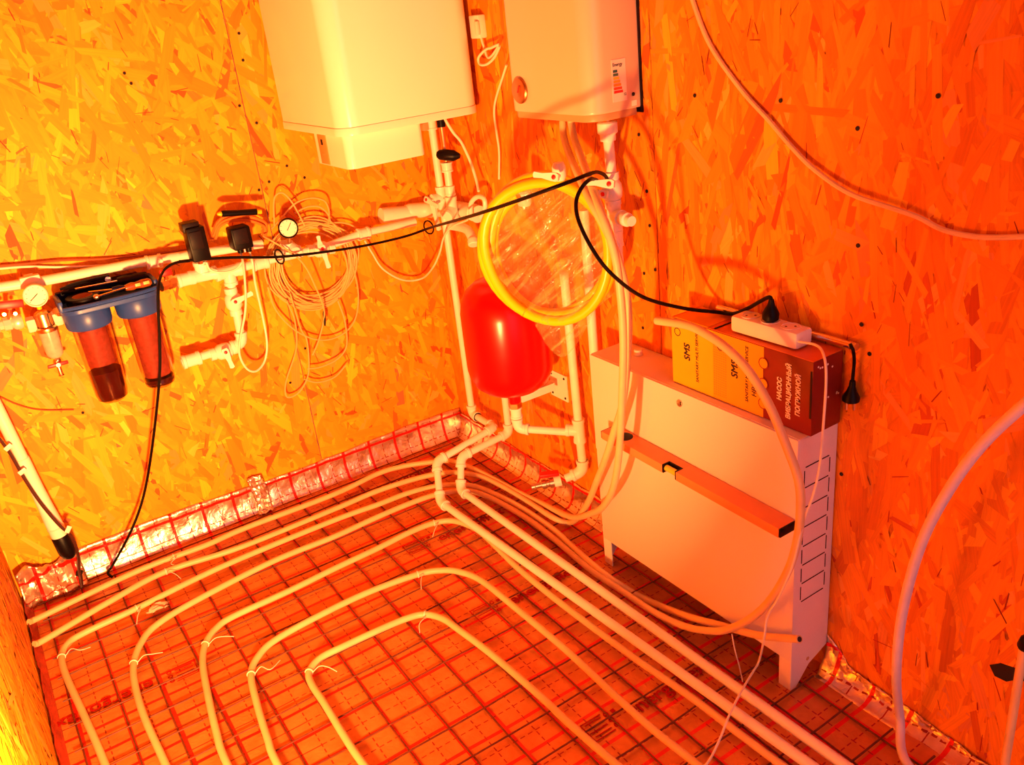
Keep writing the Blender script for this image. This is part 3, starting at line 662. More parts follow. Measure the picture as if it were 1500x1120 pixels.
# ============================================================ yellow hose coil in a bag
coilC = Vector((0.975, -0.165, 0.922)); cn = Vector((.515, -.857, .06)).normalized(); ct = Vector((.857, .515, 0)).normalized(); cu_ = cn.cross(ct)*-1
if cu_.z < 0: cu_ = -cu_
yc = thing('yellow_hose_coil', 'coil of yellow hose in a clear plastic bag hung above the red tank', 'hose coil', coilC)
RX, RZ = .163, .168
pts = []
nt_ = 3.35
for k in range(int(nt_*40)+1):
    a = R_(122)+2*math.pi*k/40; lay = k/40
    wob_ = .004*math.sin(a*3+lay*2)
    rad = 1-.045*math.sin(lay*2.2)-.13*max(0, 1-lay/.22)
    pts.append(coilC+ct*math.cos(a)*(RX*rad+wob_)+cu_*math.sin(a)*(RZ*rad+wob_)+cn*((lay-1.6)*.0135))
MB().tube(pts, .0125, 14).build('hose', YELLOW, yc)
rg = np.random.default_rng(5)
def film(side, seed):
    rg = np.random.default_rng(seed); vs = []; nr, na = 16, 72; b = MB()
    for i in range(nr+1):
        q = i/nr
        for k in range(na):
            a = 2*math.pi*k/na
            ex = 1.10
            if math.sin(a) < -.55: ex += .52*((-math.sin(a)-.55)/.45)**2*q**3*(1 if abs(math.cos(a)-.1) < .5 else .6)
            x = math.cos(a)*RX*ex*q; z = math.sin(a)*RZ*ex*q
            if math.sin(a) < -.55: x = x*(1-.55*((-math.sin(a)-.55)/.45)*q**4)+.020*q**4
            w = x*.62-z*.78
            dsp = .028*(1-q**6)+.004*math.sin(w*120+3*math.sin(x*20))+.003*math.sin(w*260+z*30)+rg.normal(0, .0010)
            vs.append(coilC+ct*x+cu_*z+cn*(dsp*side))
    fs = [(i*na+k, i*na+(k+1) % na, (i+1)*na+(k+1) % na, (i+1)*na+k) for i in range(nr) for k in range(na)]
    return b.add(vs, fs)
film(1, 6).build('bag_front', FILM, yc); film(-1, 8).build('bag_back', FILM, yc)

# ============================================================ floor heating pipes
RP = .0088
def hpipe(pts, label, ties=(), material=PEX, group=None, r=RP, name='heating_pipe', open_end=False):
    sp = spline(pts, 8)
    root = thing(name, label, 'pipe', pts[0], group)
    MB().tube(sp, r, 12).build('tube', material, root)
    for (i, seed) in ties:
        p = sp[i]; t = (sp[i+1]-sp[i-1]).normalized(); rg = random.Random(seed)
        sd = t.cross(U).normalized()
        b = MB(); b.lathe([(r*1.02, -.0016), (r*1.22, -.0016), (r*1.22, .0016), (r*1.02, .0016)], p, t, 14)
        q = p+sd*r-U*r*.2
        b.tube(spline([q, q+sd*.018+U*.012+t*.006, q+sd*.040+U*.010+t*(.02*rg.uniform(-1, 1)), q+sd*.062+U*.0+t*(.03*rg.uniform(-1, 1))], 4), .0011, 5)
        b.build('cable_tie', CREAM, root)
    if open_end:
        e = sp[-1]; t = (sp[-1]-sp[-2]).normalized()
        MB().lathe([(r*.66, 0), (r*.66, .0006)], e+t*.0002, t, 12).build('bore', DARK, root)
    return root
z = .019
hpipe(HP1, 'outermost cream heating pipe along the left wall rising into the hanging hoses', ((20, 1),))
hpipe(HP2, 'second cream heating pipe in from the left wall rising into the hanging hoses', ((24, 2),))
hpipe(HP3, 'third cream heating pipe, its open end resting against the cabinet foot', ((40, 3), (64, 4)), open_end=True)
hpipe(HP4, 'fourth cream heating pipe, rising in a big arc in front of the cabinet', ((40, 5),), open_end=True)
hpipe(HP5, 'cream heating pipe loop with the third smallest bend on the foil floor', ((48, 6), (104, 7)))
hpipe(HP6, 'cream heating pipe loop with the second smallest bend on the foil floor', ((40, 8), (80, 9)))
hpipe(HP7, 'innermost and smallest cream heating pipe loop on the foil floor', ((48, 10), (88, 11)))

# ============================================================ manifold cabinet
cb = thing('manifold_cabinet', 'white metal floor cabinet standing against the right wall', 'cabinet', (1.343, -.03, 0))
x0, x1, yf, yb, zt = 1.014, 1.672, -.090, .030, .637
MB().box(((x0+x1)/2, yf+.004, (.079+zt)/2), (x1-x0-.002, .008, zt-.079-.001), bev=.0015).build('front_panel', CAB, cb)
MB().box(((x0+x1)/2, (yf+yb)/2+.003, zt-.001), (x1-x0, yb-yf-.006, .003)).build('top', CAB, cb)
MB().box(((x0+x1)/2, yb-.002, (.08+zt)/2), (x1-x0-.006, .002, zt-.084)).build('back', CABIN, cb)
for xs in (x0, x1):
    sgn = 1 if xs == x0 else -1
    b = MB(); t = .003*sgn
    ol = [(yf+.0005, .0), (yf+.018, .0), (yf+.060, .045), (yb, .070), (yb, zt-.0015), (yf+.0005, zt-.0015)]
    n = len(ol); vs = [(xs, y, zz) for y, zz in ol]+[(xs+t, y, zz) for y, zz in ol]
    fs = [tuple(range(n)), tuple(range(2*n-1, n-1, -1))]+[(k, (k+1) % n, n+(k+1) % n, n+k) for k in range(n)]
    sp_ = b.add(vs, fs).build('side_panel', CAB, cb, smooth=0)
    MB().box((xs+sgn*.017, yf+.0015, .040), (.032, .003, .082)).build('foot', CAB, cb, smooth=0)
    if xs == x1:
        for k in range(7):
            za = .235+.0475*k; xk = xs+.0004
            bb = MB(); ya, yz = -.067, .010
            bb.box((xk, (ya+yz)/2, za), (.0008, yz-ya-.006, .0022)).box((xk, ya, za+.023), (.0008, .0020, .034)).box((xk, yz, za+.025), (.0008, .0020, .034))
            if k == 6: bb.box((xk, (ya+yz)/2, za+.0475), (.0008, yz-ya-.006, .0022))
            bb.build('knockout', DARK, sp_, smooth=0)
        MB().lathe([(.005, 0), (.005, .0006)], (xs+.0002, -.035, .062), (1, 0, 0), 12).build('hole', RIM, sp_)
MB().lathe([(.0085, 0), (.0085, .002), (.007, .0028)], (1.342, -0.091, 0.609), (0, -1, 0), 20).build('lock', STEEL, cb)
MB().box(Vector((1.348, -0.094, 0.611)), (.003, .0008, .009)).build('key_slot', DARK, cb)
MB().lathe([(.011, 0), (.011, .012), (.009, .014)], (1.110, -0.010, 0.638), U, 18).build('knob', WHITE, cb)
MB().box(Vector((1.078, -0.018, 0.643)), (.014, .016, .016), bev=.003).build('clip', RIM, cb)

# ============================================================ spirit level stuck to the cabinet front
lvx = thing('spirit_level', 'orange spirit level stuck edge on across the cabinet front', 'spirit level', (1.38, -.115, .445))
a = V(1.107, -.0905, .458); b_ = V(1.672, -.0905, .445)
dirL = (b_-a).normalized(); rotL = frame((0, -1, 0), dirL)   # x along the level, z out of the cabinet
upL = rotL @ Vector((0, 1, 0)); 
if upL.z < 0: upL = -upL
def lvp(s, out, up): return a+dirL*s+V(0, -1, 0)*out+upL*up
def bar(s0, s1, o0, o1, u0, u1, name, m, par=lvx, bev=.0008):
    c = lvp((s0+s1)/2, (o0+o1)/2, (u0+u1)/2); mm = Matrix((dirL, Vector((0, -1, 0)), upL)).transposed()
    return MB().box(c, (s1-s0, o1-o0, u1-u0), mm, bev).build(name, m, par)
Lv = (b_-a).length; s1, s2 = .222, .268
bar(0, s1, .001, .050, -.011, .011, 'rail', ORANGE); bar(s2, Lv, .001, .050, -.011, .011, 'rail', ORANGE)
bar(s1-.001, s2+.001, .001, .026, -.0108, .0108, 'rail', ORANGE)
bar(s1, s1+.004, .026, .0495, -.0105, .0115, 'vial_cheek', BLACK); bar(s2-.004, s2, .026, .0495, -.0105, .0115, 'vial_cheek', BLACK)
bar(s1+.004, s2-.004, .026, .030, -.0105, .0115, 'vial_back', BLACK)
MB().cyl(lvp(s1+.004, .039, 0), lvp(s2-.004, .039, 0), .0075, 16).build('vial', VIAL, lvx)
for s in (.062,):
    MB().lathe([(.0185, 0), (.0205, .0006), (.0205, .0012), (.0185, .0016)], lvp(s, .026, .0105), upL, 28).build('window_rim', DARKRED, lvx)
    MB().lathe([(.018, 0), (.018, .001)], lvp(s, .026, .0105), upL, 24).build('vial_window', KRAFT, lvx)
bar(-.004, 0, .002, .049, -.010, .010, 'end_cap', BLACK); bar(Lv, Lv+.004, .002, .049, -.010, .010, 'end_cap', BLACK)
MB().lathe([(.004, 0), (.004, .0006)], lvp(.030, .010, .0111), upL, 12).build('hang_hole', DARK, lvx)

# ============================================================ pump box on the cabinet
bx = thing('pump_box', 'yellow and dark red printed cardboard box of a submersible pump on the cabinet', 'box', (1.49, -.015, .6375))
bx0, bx1, by0, by1, bz0, bz1 = 1.292, 1.680, -.062, .026, .6385, .797
bxm = bx0+.268
MB().box(((bx0+bx1)/2, (by0+by1)/2, (bz0+bz1)/2), (bx1-bx0, by1-by0, bz1-bz0), bev=.0015).build('carton', BOXR, bx)
yy = by0-.0006
def facep(xa, xb, za, zb, m, name='printed_panel', yo=0): return MB().box(((xa+xb)/2, yy-yo, (za+zb)/2), (xb-xa, .0012, zb-za)).build(name, m, bx, smooth=0)
facep(bx0+.001, bx0+.128, bz0+.001, bz1-.001, BOXY); facep(bx0+.128, bxm, bz0+.001, bz1-.001, BOXY2)
MB().box(((bx0+bx1)/2, (by0+by1)/2, bz1+.0004), (bx1-bx0-.002, by1-by0-.002, .0012)).build('top_print', BOXO, bx, smooth=0)
MB().box((bx0+.060, (by0+by1)/2, bz1+.0016), (.10, by1-by0-.004, .0014)).build('top_flap', BOXY2, bx, smooth=0)
MB().box((bx0+.128, by0+.030, bz1+.0024), (.004, .05, .0010)).build('flap_slit', DARK, bx, smooth=0)
MB().box((bx1-.003, by0-.0004, (bz0+bz1)/2+.01), (.004, .0016, .10)).build('worn_edge', DARK, bx, smooth=0)
yt = by0-.0013
def btxt(s, x, z0, size, m, bold=0, sx=1.0): return text(s, 'lettering', m, bx, (x, yt, z0), (0, 0, 1), (-1, 0, 0), size, sx, bold, shear=.12)
btxt('SMS', bx0+.058, bz0+.066, .025, INK, .0013, .95); btxt('SANITARY MULTI SERVICE', bx0+.084, bz0+.022, .0108, INK, .0004)
btxt('SMS', bx0+.199, bz0+.066, .025, INK, .0013, .95); btxt('SANITARY MULTI SERVICE', bx0+.228, bz0+.022, .0108, INK, .0004)
btxt('НВП', bx0+.250, bz0+.040, .016, INK, .0007)
btxt('НАСОС', bx0+.315, bz0+.054, .0150, WINK, .0009, .92); btxt('ВИБРАЦИОННЫЙ', bx0+.338, bz0+.020, .0150, WINK, .0009, .92); btxt('ПОГРУЖНОЙ', bx0+.361, bz0+.034, .0150, WINK, .0009, .92)
for sx_, zz in ((bx0+.020, bz0+.128), (bx0+.150, bz0+.128)):
    MB().lathe([(.008, 0), (.010, 0), (.010, .0004), (.008, .0004)], (sx_, yt, zz), (0, -1, 0), 18, cap=False).build('round_mark', INK, bx)
dots = MB()
for i in range(7):
    for j in range(22): dots.box((bx0+.132+.0055*i, yt, bz0+.012+.0055*j), (.0022, .0004, .0022))
dt = dots.build('dot_pattern', BOXO, bx, smooth=0); dt['kind'] = 'stuff'
for k in range(3):
    zz = bz0+.033+.045*k
    MB().lathe([(.0105, 0), (.0125, 0), (.0125, .0006), (.0105, .0006)], (bxm, yt, zz), (0, -1, 0), 22, cap=False).build('ring_mark', BOXR, bx)
    MB().lathe([(.0105, 0), (.0105, .0004)], (bxm, yt, zz), (0, -1, 0), 22).build('disc_mark', BOXY2, bx)
    if k: MB().box((bxm, yt, zz-.0225), (.0016, .0006, .020)).build('link_line', BOXR, bx)
rgs = random.Random(3)
for k in range(9):
    MB().lathe([(.0022, 0), (.0022, .0005)], (bx1+.0002, rgs.uniform(by0+.01, by1-.01), rgs.choice((bz1-.02, bz1-.09, bz1-.012))+rgs.uniform(-.008, .008)), (1, 0, 0), 8).build('spot', WINK, bx)

rd = thing('metal_tube', 'thin chromed metal tube lying along the wall on the pump box', 'tube', (1.539, 0.023, 0.810))
MB().cyl((1.356, 0.019, 0.811), (1.709, 0.019, 0.814), .0072, 16).build('tube', CHROME, rd)
MB().lathe([(.0080, 0), (.0080, .014)], (1.700, 0.019, 0.814), (1, 0, 0), 16).build('end_collar', STEEL, rd)

ps = thing('power_strip', 'white three way power strip lying on the pump box', 'power strip', (1.53, -.02, .80))
pd = (Vector((1.619, -0.027, 0.815))-Vector((1.482, -0.031, 0.815))); pL = .168; pd.z = 0; pd.normalize()
pc = Vector((1.540, -.022, .818)); pr_ = frame((0, 0, 1), pd)
MB().box(pc, (pL, .050, .036), pr_, .007).build('body', WHITE, ps)
for k in (-1, 0, 1):
    c = pc+pd*(.050*k)+U*.0175
    MB().lathe([(.0195, 0), (.0195, .0015), (.018, .002), (.0165, -.0005), (.003, -.0008)], c, U, 24, cap=False).build('socket', WHITE, ps)
    for q in (-1, 1): MB().lathe([(.0025, 0), (.0025, .0006)], c+pr_ @ Vector((.009*q*.7, .009*q*.7, .0002)), U, 8).build('pin_hole', DARK, ps)
pg = thing('black_plug', 'black plug pushed into the middle socket of the power strip', 'plug', pc+U*.02)
MB().lathe([(.012, 0), (.0165, .004), (.017, .015), (.012, .026), (.0075, .034), (.005, .046)], pc+U*.0195, (.08, -.05, 1), 20).build('body', BLACK, pg)
pg2 = thing('hanging_plug', 'black plug hanging on its cord off the end of the pump box', 'plug', (1.709, 0.015, 0.703))
hp0 = Vector((1.711, 0.013, 0.700))
MB().lathe([(.012, 0), (.0165, .003), (.0165, .010), (.010, .022), (.0065, .034), (.0055, .045)], hp0, (.05, 0, 1), 20).build('body', BLACK, pg2)
for q in (-1, 1): MB().cyl(hp0+V(.008*q*.7, .004*q, 0), hp0+V(.008*q*.7, .004*q, -.018), .0022, 8).build('pin', STEEL, pg2)
MB().tube(spline([(1.710, 0.003, 0.824), (1.718, 0.003, 0.811), (1.714, 0.013, 0.784), (1.713, 0.013, 0.753), hp0+V(.002, 0, .044)], 5), .0032, 8).build('cord', RUBBER, pg2)
MB().tube(spline(WCORD, 7), .0026, 7).build('cord', PEXW, ps)
tag(MB().tube(spline([(1.530, -0.125, 0.090), (1.548, -0.135, 0.063), (1.560, -0.133, 0.020), (1.591, -0.155, 0.008)], 5), .0016, 6).build('tie_string', CREAM), 'short cream string hanging from the pipe near the cabinet foot', 'string')

# ============================================================ black cable
tag(MB().tube(spline(BCABLE, 8), .0042, 8).build('black_cable', RUBBER), 'long black cable strung across the corner to the power strip', 'cable')
tag(MB().tube(spline(BCABLE2, 8), .0040, 8).build('black_sensor_cable', RUBBER), 'black cable dropping from the relay past the filters to the floor', 'cable')
for px, nm in (((0.115, -0.553, 0.849), 0), ((0.100, -0.034, 0.821), 1)):
    k_ = thing('cable_clip', 'black clip ring holding the black cable to the %s' % ('gauge pipe' if nm == 0 else 'insulated tube'), 'clip', px)
    MB().tube([Vector(px)+V(.022*math.cos(t_)*(1 if 1 else 0), .010*math.cos(t_)*.6, .022*math.sin(t_)) for t_ in [2*math.pi*i/20 for i in range(20)]], .0028, 6, closed=True).build('ring', BLACK, k_)

# ============================================================ left wall: supply pipes
up = thing('upper_supply_pipe', 'long white pipe running high along the left wall above the filters', 'pipe', (0.030, -1.284, 0.929))
run(up, [(.04, -1.50, .948), (0.040, -1.180, 0.921)], .0135); pipe(up, (0.040, -1.180, 0.921), (0.040, -0.922, 0.909), .0135); pipe(up, (0.040, -0.922, 0.909), (0.040, -0.574, 0.882), .0135)
sleeve(up, (0.040, -0.893, 0.904), (0, 1, -.08), .045, .018)
pcl = MB(); pcl.box((0.050, -1.211, 0.935), (.022, .05, .020), bev=.004); pcl.lathe([(.019, 0), (.019, .022)], Vector((0.040, -1.211, 0.929))-YA*.011, YA, 16)
pcl.build('pipe_clip', WHITE, up)
lo = thing('lower_supply_pipe', 'white pipe line with tees carrying the relays, gauge and a lever valve', 'pipes', (0.070, -0.769, 0.839))
lp = [(0.070, -0.844, 0.842), (0.070, -0.699, 0.832), (0.070, -0.520, 0.837), (0.070, -0.404, 0.831), (0.070, -0.260, 0.847), (0.070, -0.066, 0.842)]
for a, b in zip(lp, lp[1:]): pipe(lo, a, b, .0125)
sleeve(lo, (0.070, -0.825, 0.839), (0, 1, 0), .05, .0185, lip=.08)
tee(lo, (0.070, -0.775, 0.839), (0, 1, -.03), (0, 0, 1), .0135)
sleeve(lo, (0.070, -0.770, 0.858), (0, 0, 1), .03, .019)
tee(lo, (0.070, -0.700, 0.830), (0, 1, 0), (0, -.03, -1), .0135)
tee(lo, (0.070, -0.511, 0.839), (0, 1, 0), (.2, 0, 1), .0135)
sleeve(lo, (0.070, -0.604, 0.832), (0, 1, 0), .05, .018)
MB().tube(spline([(0.070, -0.508, 0.852), (0.085, -0.499, 0.860), (0.100, -0.498, 0.850)], 4), .017, 14).build('branch_stub', WHITE, lo)
valve(lo, (0.070, -0.405, 0.829), (0, 1, -.1), (1, -.2, .25), .0125, (0, .1, -1), .06)
lever(lo, Vector((0.100, -0.415, 0.847)), (0, 0, 1), (1, -.2, .25), .03, .011, dot=False)
sleeve(lo, (0.070, -0.255, 0.845), (0, 1, -.02), .04, .018)
dr = thing('drain_branch', 'white branch dropping from the tee with two levered valves and an open end', 'pipes', (0.070, -0.712, 0.599))
dpt = [(0.070, -0.700, 0.822), (0.070, -0.711, 0.603), (0.070, -0.899, 0.598)]
run(dr, dpt, .0125)
valve(dr, (0.070, -0.707, 0.739), (0, 0, 1), (1, -.1, .2), .0125, (0, 1, .25), .055)
valve(dr, (0.070, -0.771, 0.596), (0, 1, 0), (1, -.1, .2), .0125, (0, .15, -1), .05)
sleeve(dr, (0.070, -0.870, 0.598), (0, 1, 0), .055, .019)

# relays
r1 = thing('pressure_switch', 'tall black pressure switch standing on the tee left of its twin', 'pressure switch', (0.080, -0.776, 0.878))
MB().box((0.095, -0.775, 0.940), (.055, .052, .098), bev=.004).build('housing', BLACK, r1)
MB().box((0.090, -0.782, 0.990), (.045, .048, .026), bev=.003).build('lid', DARKRED, r1)
MB().box((0.124, -0.779, 0.953), (.004, .034, .05), bev=.001).build('face', DARKRED, r1)
MB().lathe([(.008, 0), (.008, .02), (.011, .022), (.011, .030)], (0.090, -0.777, 0.878), U, 6).build('nipple', BRASS, r1)
MB().tube(spline([(0.100, -0.763, 0.881), (0.100, -0.757, 0.857), (0.110, -0.729, 0.843), (0.110, -0.688, 0.843), (0.110, -0.661, 0.861)], 5), .0032, 7).build('link_cable', PEXW, r1)
r2 = thing('pump_relay', 'squat black pump relay hanging beside the cable coil', 'relay', (0.080, -0.655, 0.880))
MB().box((0.100, -0.652, 0.930), (.055, .058, .066), bev=.006).build('housing', BLACK, r2)
MB().box((0.129, -0.655, 0.937), (.004, .040, .044), bev=.001).build('face', DARKRED, r2)
for px in ((0.100, -0.659, 0.884), (0.100, -0.634, 0.882)): MB().lathe([(.008, 0), (.0095, .012), (.0095, .022)], px, (0, 0, 1), 12).build('gland', BLACK, r2)
MB().lathe([(.004, 0), (.004, .014)], (0.118, -0.651, 0.888), U, 10).build('terminal', STEEL, r2)
tag(MB().tube(spline([(0.100, -0.659, 0.882), (0.125, -0.667, 0.849), (0.130, -0.681, 0.769), (0.125, -0.696, 0.708), (0.115, -0.724, 0.636), (0.110, -0.737, 0.583), (0.100, -0.723, 0.530), (0.090, -0.694, 0.511), (0.080, -0.659, 0.532), (0.080, -0.639, 0.590), (0.080, -0.634, 0.679), (0.095, -0.637, 0.782), (0.115, -0.636, 0.850), (0.100, -0.633, 0.880)], 6), .0034, 8).build('relay_cable', PEXW), 'white cable hanging in a long loop below the pump relay', 'cable')

# gauges
def gauge(name, label, c, nrm, r, ringmat, stem_to, ang, stemmat=BRASS):
    g = thing(name, label, 'gauge', stem_to); c = Vector(c); n = Vector(nrm).normalized()
    MB().lathe([(r*.6, -.022), (r, -.018), (r*1.0, .004), (r*.93, .006), (r*.86, .004), (r*.86, .001)], c, n, 32).build('case', ringmat, g)
    MB().lathe([(r*.87, 0), (r*.87, .0015)], c, n, 32).build('dial', DIAL, g)
    fr = frame(n, (0, 0, 1)); x = fr @ Vector((math.cos(ang), math.sin(ang), 0))
    b = MB(); s = n.cross(x)
    for k in range(9):
        aa = R_(-130+k*32.5); w = fr @ Vector((math.cos(aa), math.sin(aa), 0)); b.cyl(c+w*r*.68+n*.0017, c+w*r*.80+n*.0017, .0006, 5)
    b.build('scale_marks', INK, g)
    MB().cyl(c-x*r*.25+n*.0026, c+x*r*.62+n*.0026, .0010, 6).build('needle', INK, g)
    MB().cyl(c-n*.010, stem_to, .006, 10).build('stem', stemmat, g)
    return g
gauge('pressure_gauge', 'round gauge with black rim in front of the cable coil', (0.100, -0.503, 0.923), (1, -.32, .10), .030, BLACK, (0.080, -0.504, 0.865), -.6)
gauge('filter_gauge', 'round pale gauge on the brass strainer', (0.100, -1.213, 0.900), (1, -.1, .12), .030, DIAL, (0.080, -1.213, 0.859), 2.2, YELLOW)

# brass strainer and the ball valve before it
st = thing('brass_strainer', 'brass strainer with clear cup and red drain tap beside the blue filters', 'strainer', (0.080, -1.223, 0.757))
sx, sy_ = (0.080, -1.209, 0.838), 0
S0 = Vector((0.080, -1.212, 0.823))
MB().lathe([(.021, -.012), (.021, .022), (.017, .026), (.010, .03)], S0, U, 20).build('body', BRASS, st)
MB().lathe([(.027, 0), (.028, .004), (.028, .010), (.025, .014)], S0-U*.027, U, 24).build('cup_ring', BRASS, st)
MB().lathe([(.012, -.078), (.020, -.070), (.0225, -.060), (.0235, 0)], S0-U*.027, U, 24).build('cup', CUPM, st)
MB().lathe([(.009, -.012), (.009, .0), (.006, .004)], S0-U*.112, U, 14).build('tap_neck', CHROME, st)
TB = Vector((0.080, -1.215, 0.694))
MB().lathe([(.008, -.030), (.006, -.026), (.006, .0), (.010, .004), (.010, .014), (.007, .018)], TB, U, 12).build('tap', BRASS, st)
MB().box(TB+V(.012, 0, .006), (.006, .052, .010), bev=.002).build('tap_handle', REDPL, st)
MB().lathe([(.006, 0), (.006, .004)], TB+V(.015, 0, .006), XA, 10).build('tap_screw', CHROME, st)
for s in (-1, 1): MB().lathe([(.019, 0), (.021, .003), (.021, .018), (.019, .021)], S0+V(0, s*.022, 0), (0, s, .02), 6).build('union_nut', CREAM, st)
MB().cyl(S0+V(0, .04, .0), (0.090, -1.174, 0.846), .013, 16).build('outlet', BRASS, st)
bv = thing('red_ball_valve', 'brass ball valve with red handle at the start of the filter line', 'valve', (0.070, -1.290, 0.840))
B0 = Vector((0.080, -1.261, 0.838)); B1 = Vector((0.080, -1.347, 0.843)); dv = (B1-B0).normalized()
MB().lathe([(.016, 0), (.020, .006), (.020, .018), (.016, .024)], B0, dv, 20).build('chrome_ball', NICKEL, bv)
MB().lathe([(.014, .024), (.018, .028), (.018, .045), (.014, .047), (.014, .055), (.019, .058), (.019, .080), (.014, .083), (.014, .13)], B0, dv, 8).build('brass_union', NICKEL, bv)
MB().box((0.100, -1.281, 0.894), (.014, .072, .020), Matrix.Rotation(-.15, 3, 'X'), bev=.003).build('red_handle', REDPL, bv)
for px in ((0.088, -1.297, 0.871), (0.088, -1.272, 0.866)): MB().lathe([(.005, 0), (.005, .012)], px, XA, 8).build('stem_nut', BRASS, bv)
MB().cyl((0.085, -1.289, 0.851), (0.095, -1.281, 0.881), .006, 10).build('stem', BRASS, bv)

# twin blue filter housing
tf = thing('twin_water_filter', 'blue twin water filter with two clear tumblers on the left wall', 'water filter', (.1, -1.04, .58))
f1, f2 = (.105, -1.108), (.105, -.975)
# head: ribbed caps joined by a body with a tray on top
for (fx, fy) in (f1, f2):
    MB().lathe([(.051, .786), (.057, .789), (.060, .797), (.0615, .835), (.060, .838), (.058, .840)], (fx, fy, 0), U, 40).build('cap', BLUE, tf)
MB().prism(rrect(.045, .165, -1.172, -.912, .05, 8), .838, .850, .004).build('head_plate', BLUE, tf)
MB().prism(rrect(.030, .050, -1.165, -.92, .008, 4), .846, .880, .003).build('head_back', NAVY, tf)
for s in (-1.166, -.918): MB().box((.092, s, .862), (.10, .012, .030), bev=.003).build('head_wall', BLUE, tf)
MB().tube(spline([(.155, -1.165, .858), (.162, -1.10, .856), (.162, -.98, .856), (.155, -.918, .858)], 5), .0055, 8).build('head_rim', BLUE, tf)
MB().box((.016, -1.04, .858), (.030, .20, .044), bev=.003).build('wall_bracket', NAVY, tf)
for (fx, fy), lvl in ((f1, .095), (f2, .018)):
    tpf = [(.049, .235), (.0485, .18), (.0465, .10), (.0440, .03), (.040, .012), (.030, .003), (.004, 0)]
    tin = [(.003, .0035), (.029, .006), (.0385, .014), (.0420, .031), (.0445, .10), (.0465, .18), (.047, .235)]
    cup = MB().lathe(tpf+tin, (fx, fy, .560), U, 40, cap=False).build('tumbler', CLEAR, tf)
    w = [(.003, .0045), (.0285, .0065), (.0375, .0145), (.041, .031), (.0415+.002*(lvl/.1), lvl)]
    MB().lathe(w, (fx, fy, .560), U, 40).build('water', WATER, cup)
    MB().lathe([(.036, .02+lvl), (.037, .232)], (fx, fy, .560), U, 28).build('cartridge', mat('filter_cartridge', (.42, .105, .07), .6, noise=.3, nscale=90), cup)
# brass unions right of the filter, with a small red valve
bu = thing('brass_union_valve', 'brass union with small red lever between the filter and white pipe', 'valve', (0.080, -0.877, 0.844))
dq = (Vector((0.070, -0.844, 0.842))-Vector((0.090, -0.899, 0.842))).normalized()
MB().lathe([(.013, 0), (.018, .002), (.018, .018), (.014, .020), (.014, .026), (.020, .028), (.020, .044), (.015, .046), (.015, .075)], (0.090, -0.903, 0.843), dq, 8).build('union', BRASS, bu)
MB().box((0.100, -0.879, 0.879), (.012, .034, .020), bev=.004).build('red_lever', REDPL, bu)
MB().cyl((0.085, -0.882, 0.851), (0.098, -0.879, 0.875), .006, 10).build('stem', BRASS, bu)

# tools lying in the tray on top of the filter
tr = thing('tape_roll', 'roll of black tape lying on top of the blue filter', 'tape', (.10, -1.10, .853))
MB().lathe([(.026, 0), (.043, 0), (.044, .003), (.044, .019), (.043, .021), (.026, .021)], (.104, -1.105, .8515), (.02, 0, 1), 36, cap=False).build('tape', BLACK, tr)
MB().lathe([(.0255, .0), (.026, .0), (.026, .021), (.0255, .021)], (.104, -1.105, .8515), (.02, 0, 1), 28, cap=False).build('core', KRAFT, tr)
def driver(name, label, h0, h1, tip, hr, hm, parts=()):
    s = thing(name, label, 'screwdriver', h0); h0, h1, tip = Vector(h0), Vector(h1), Vector(tip); L = (h1-h0).length
    MB().lathe([(hr*.6, 0), (hr, .006), (hr*1.05, L*.35), (hr*.8, L*.6), (hr*1.0, L*.75), (hr*.7, L)], h0, h1-h0, 12).build('handle', hm, s)
    MB().cyl(h1, tip, .0028, 8).build('shaft', CHROME, s)
    return s
driver('black_screwdriver', 'black handled screwdriver with bright shaft on top of the filter', (.074, -.925, .876), (.072, -1.005, .881), (.076, -1.115, .887), .013, DARKRED)
driver('blue_screwdriver', 'dark blue screwdriver lying in the filter tray', (.118, -.950, .863), (.122, -1.030, .873), (.126, -1.09, .882), .0095, NAVY)
dk = driver('amber_screwdriver', 'brown handled screwdriver lying at the front of the filter tray', (.144, -.930, .875), (.147, -1.000, .875), (.154, -1.072, .872), .0115, PATCH)
MB().box((.157, -.945, .878), (.003, .016, .009), bev=.001).build('handle_sticker', TAN, dk)
MB().box((.158, -.968, .878), (.003, .014, .009), bev=.001).build('handle_sticker', TAN, dk)
MB().lathe([(.004, 0), (.007, .004), (.007, .010), (.004, .014)], (.154, -1.07, .872), (0, -1, 0), 12).build('collar', STEEL, dk)
pl = thing('pliers', 'black pliers lying on the bracket behind the tape roll', 'pliers', (.055, -1.12, .876))
for s in (-1, 1):
    MB().tube(spline([(.060, -1.150, .886+.006*s), (.059, -1.11, .888+.008*s), (.058, -1.06, .890+.007*s), (.058, -1.020, .890+.006*s)], 5), [.004]*3+[.006]*13, 8).build('handle', BLACK, pl)
MB().lathe([(.008, 0), (.008, .010)], (.054, -1.026, .890), XA, 12).build('pivot', STEEL, pl)

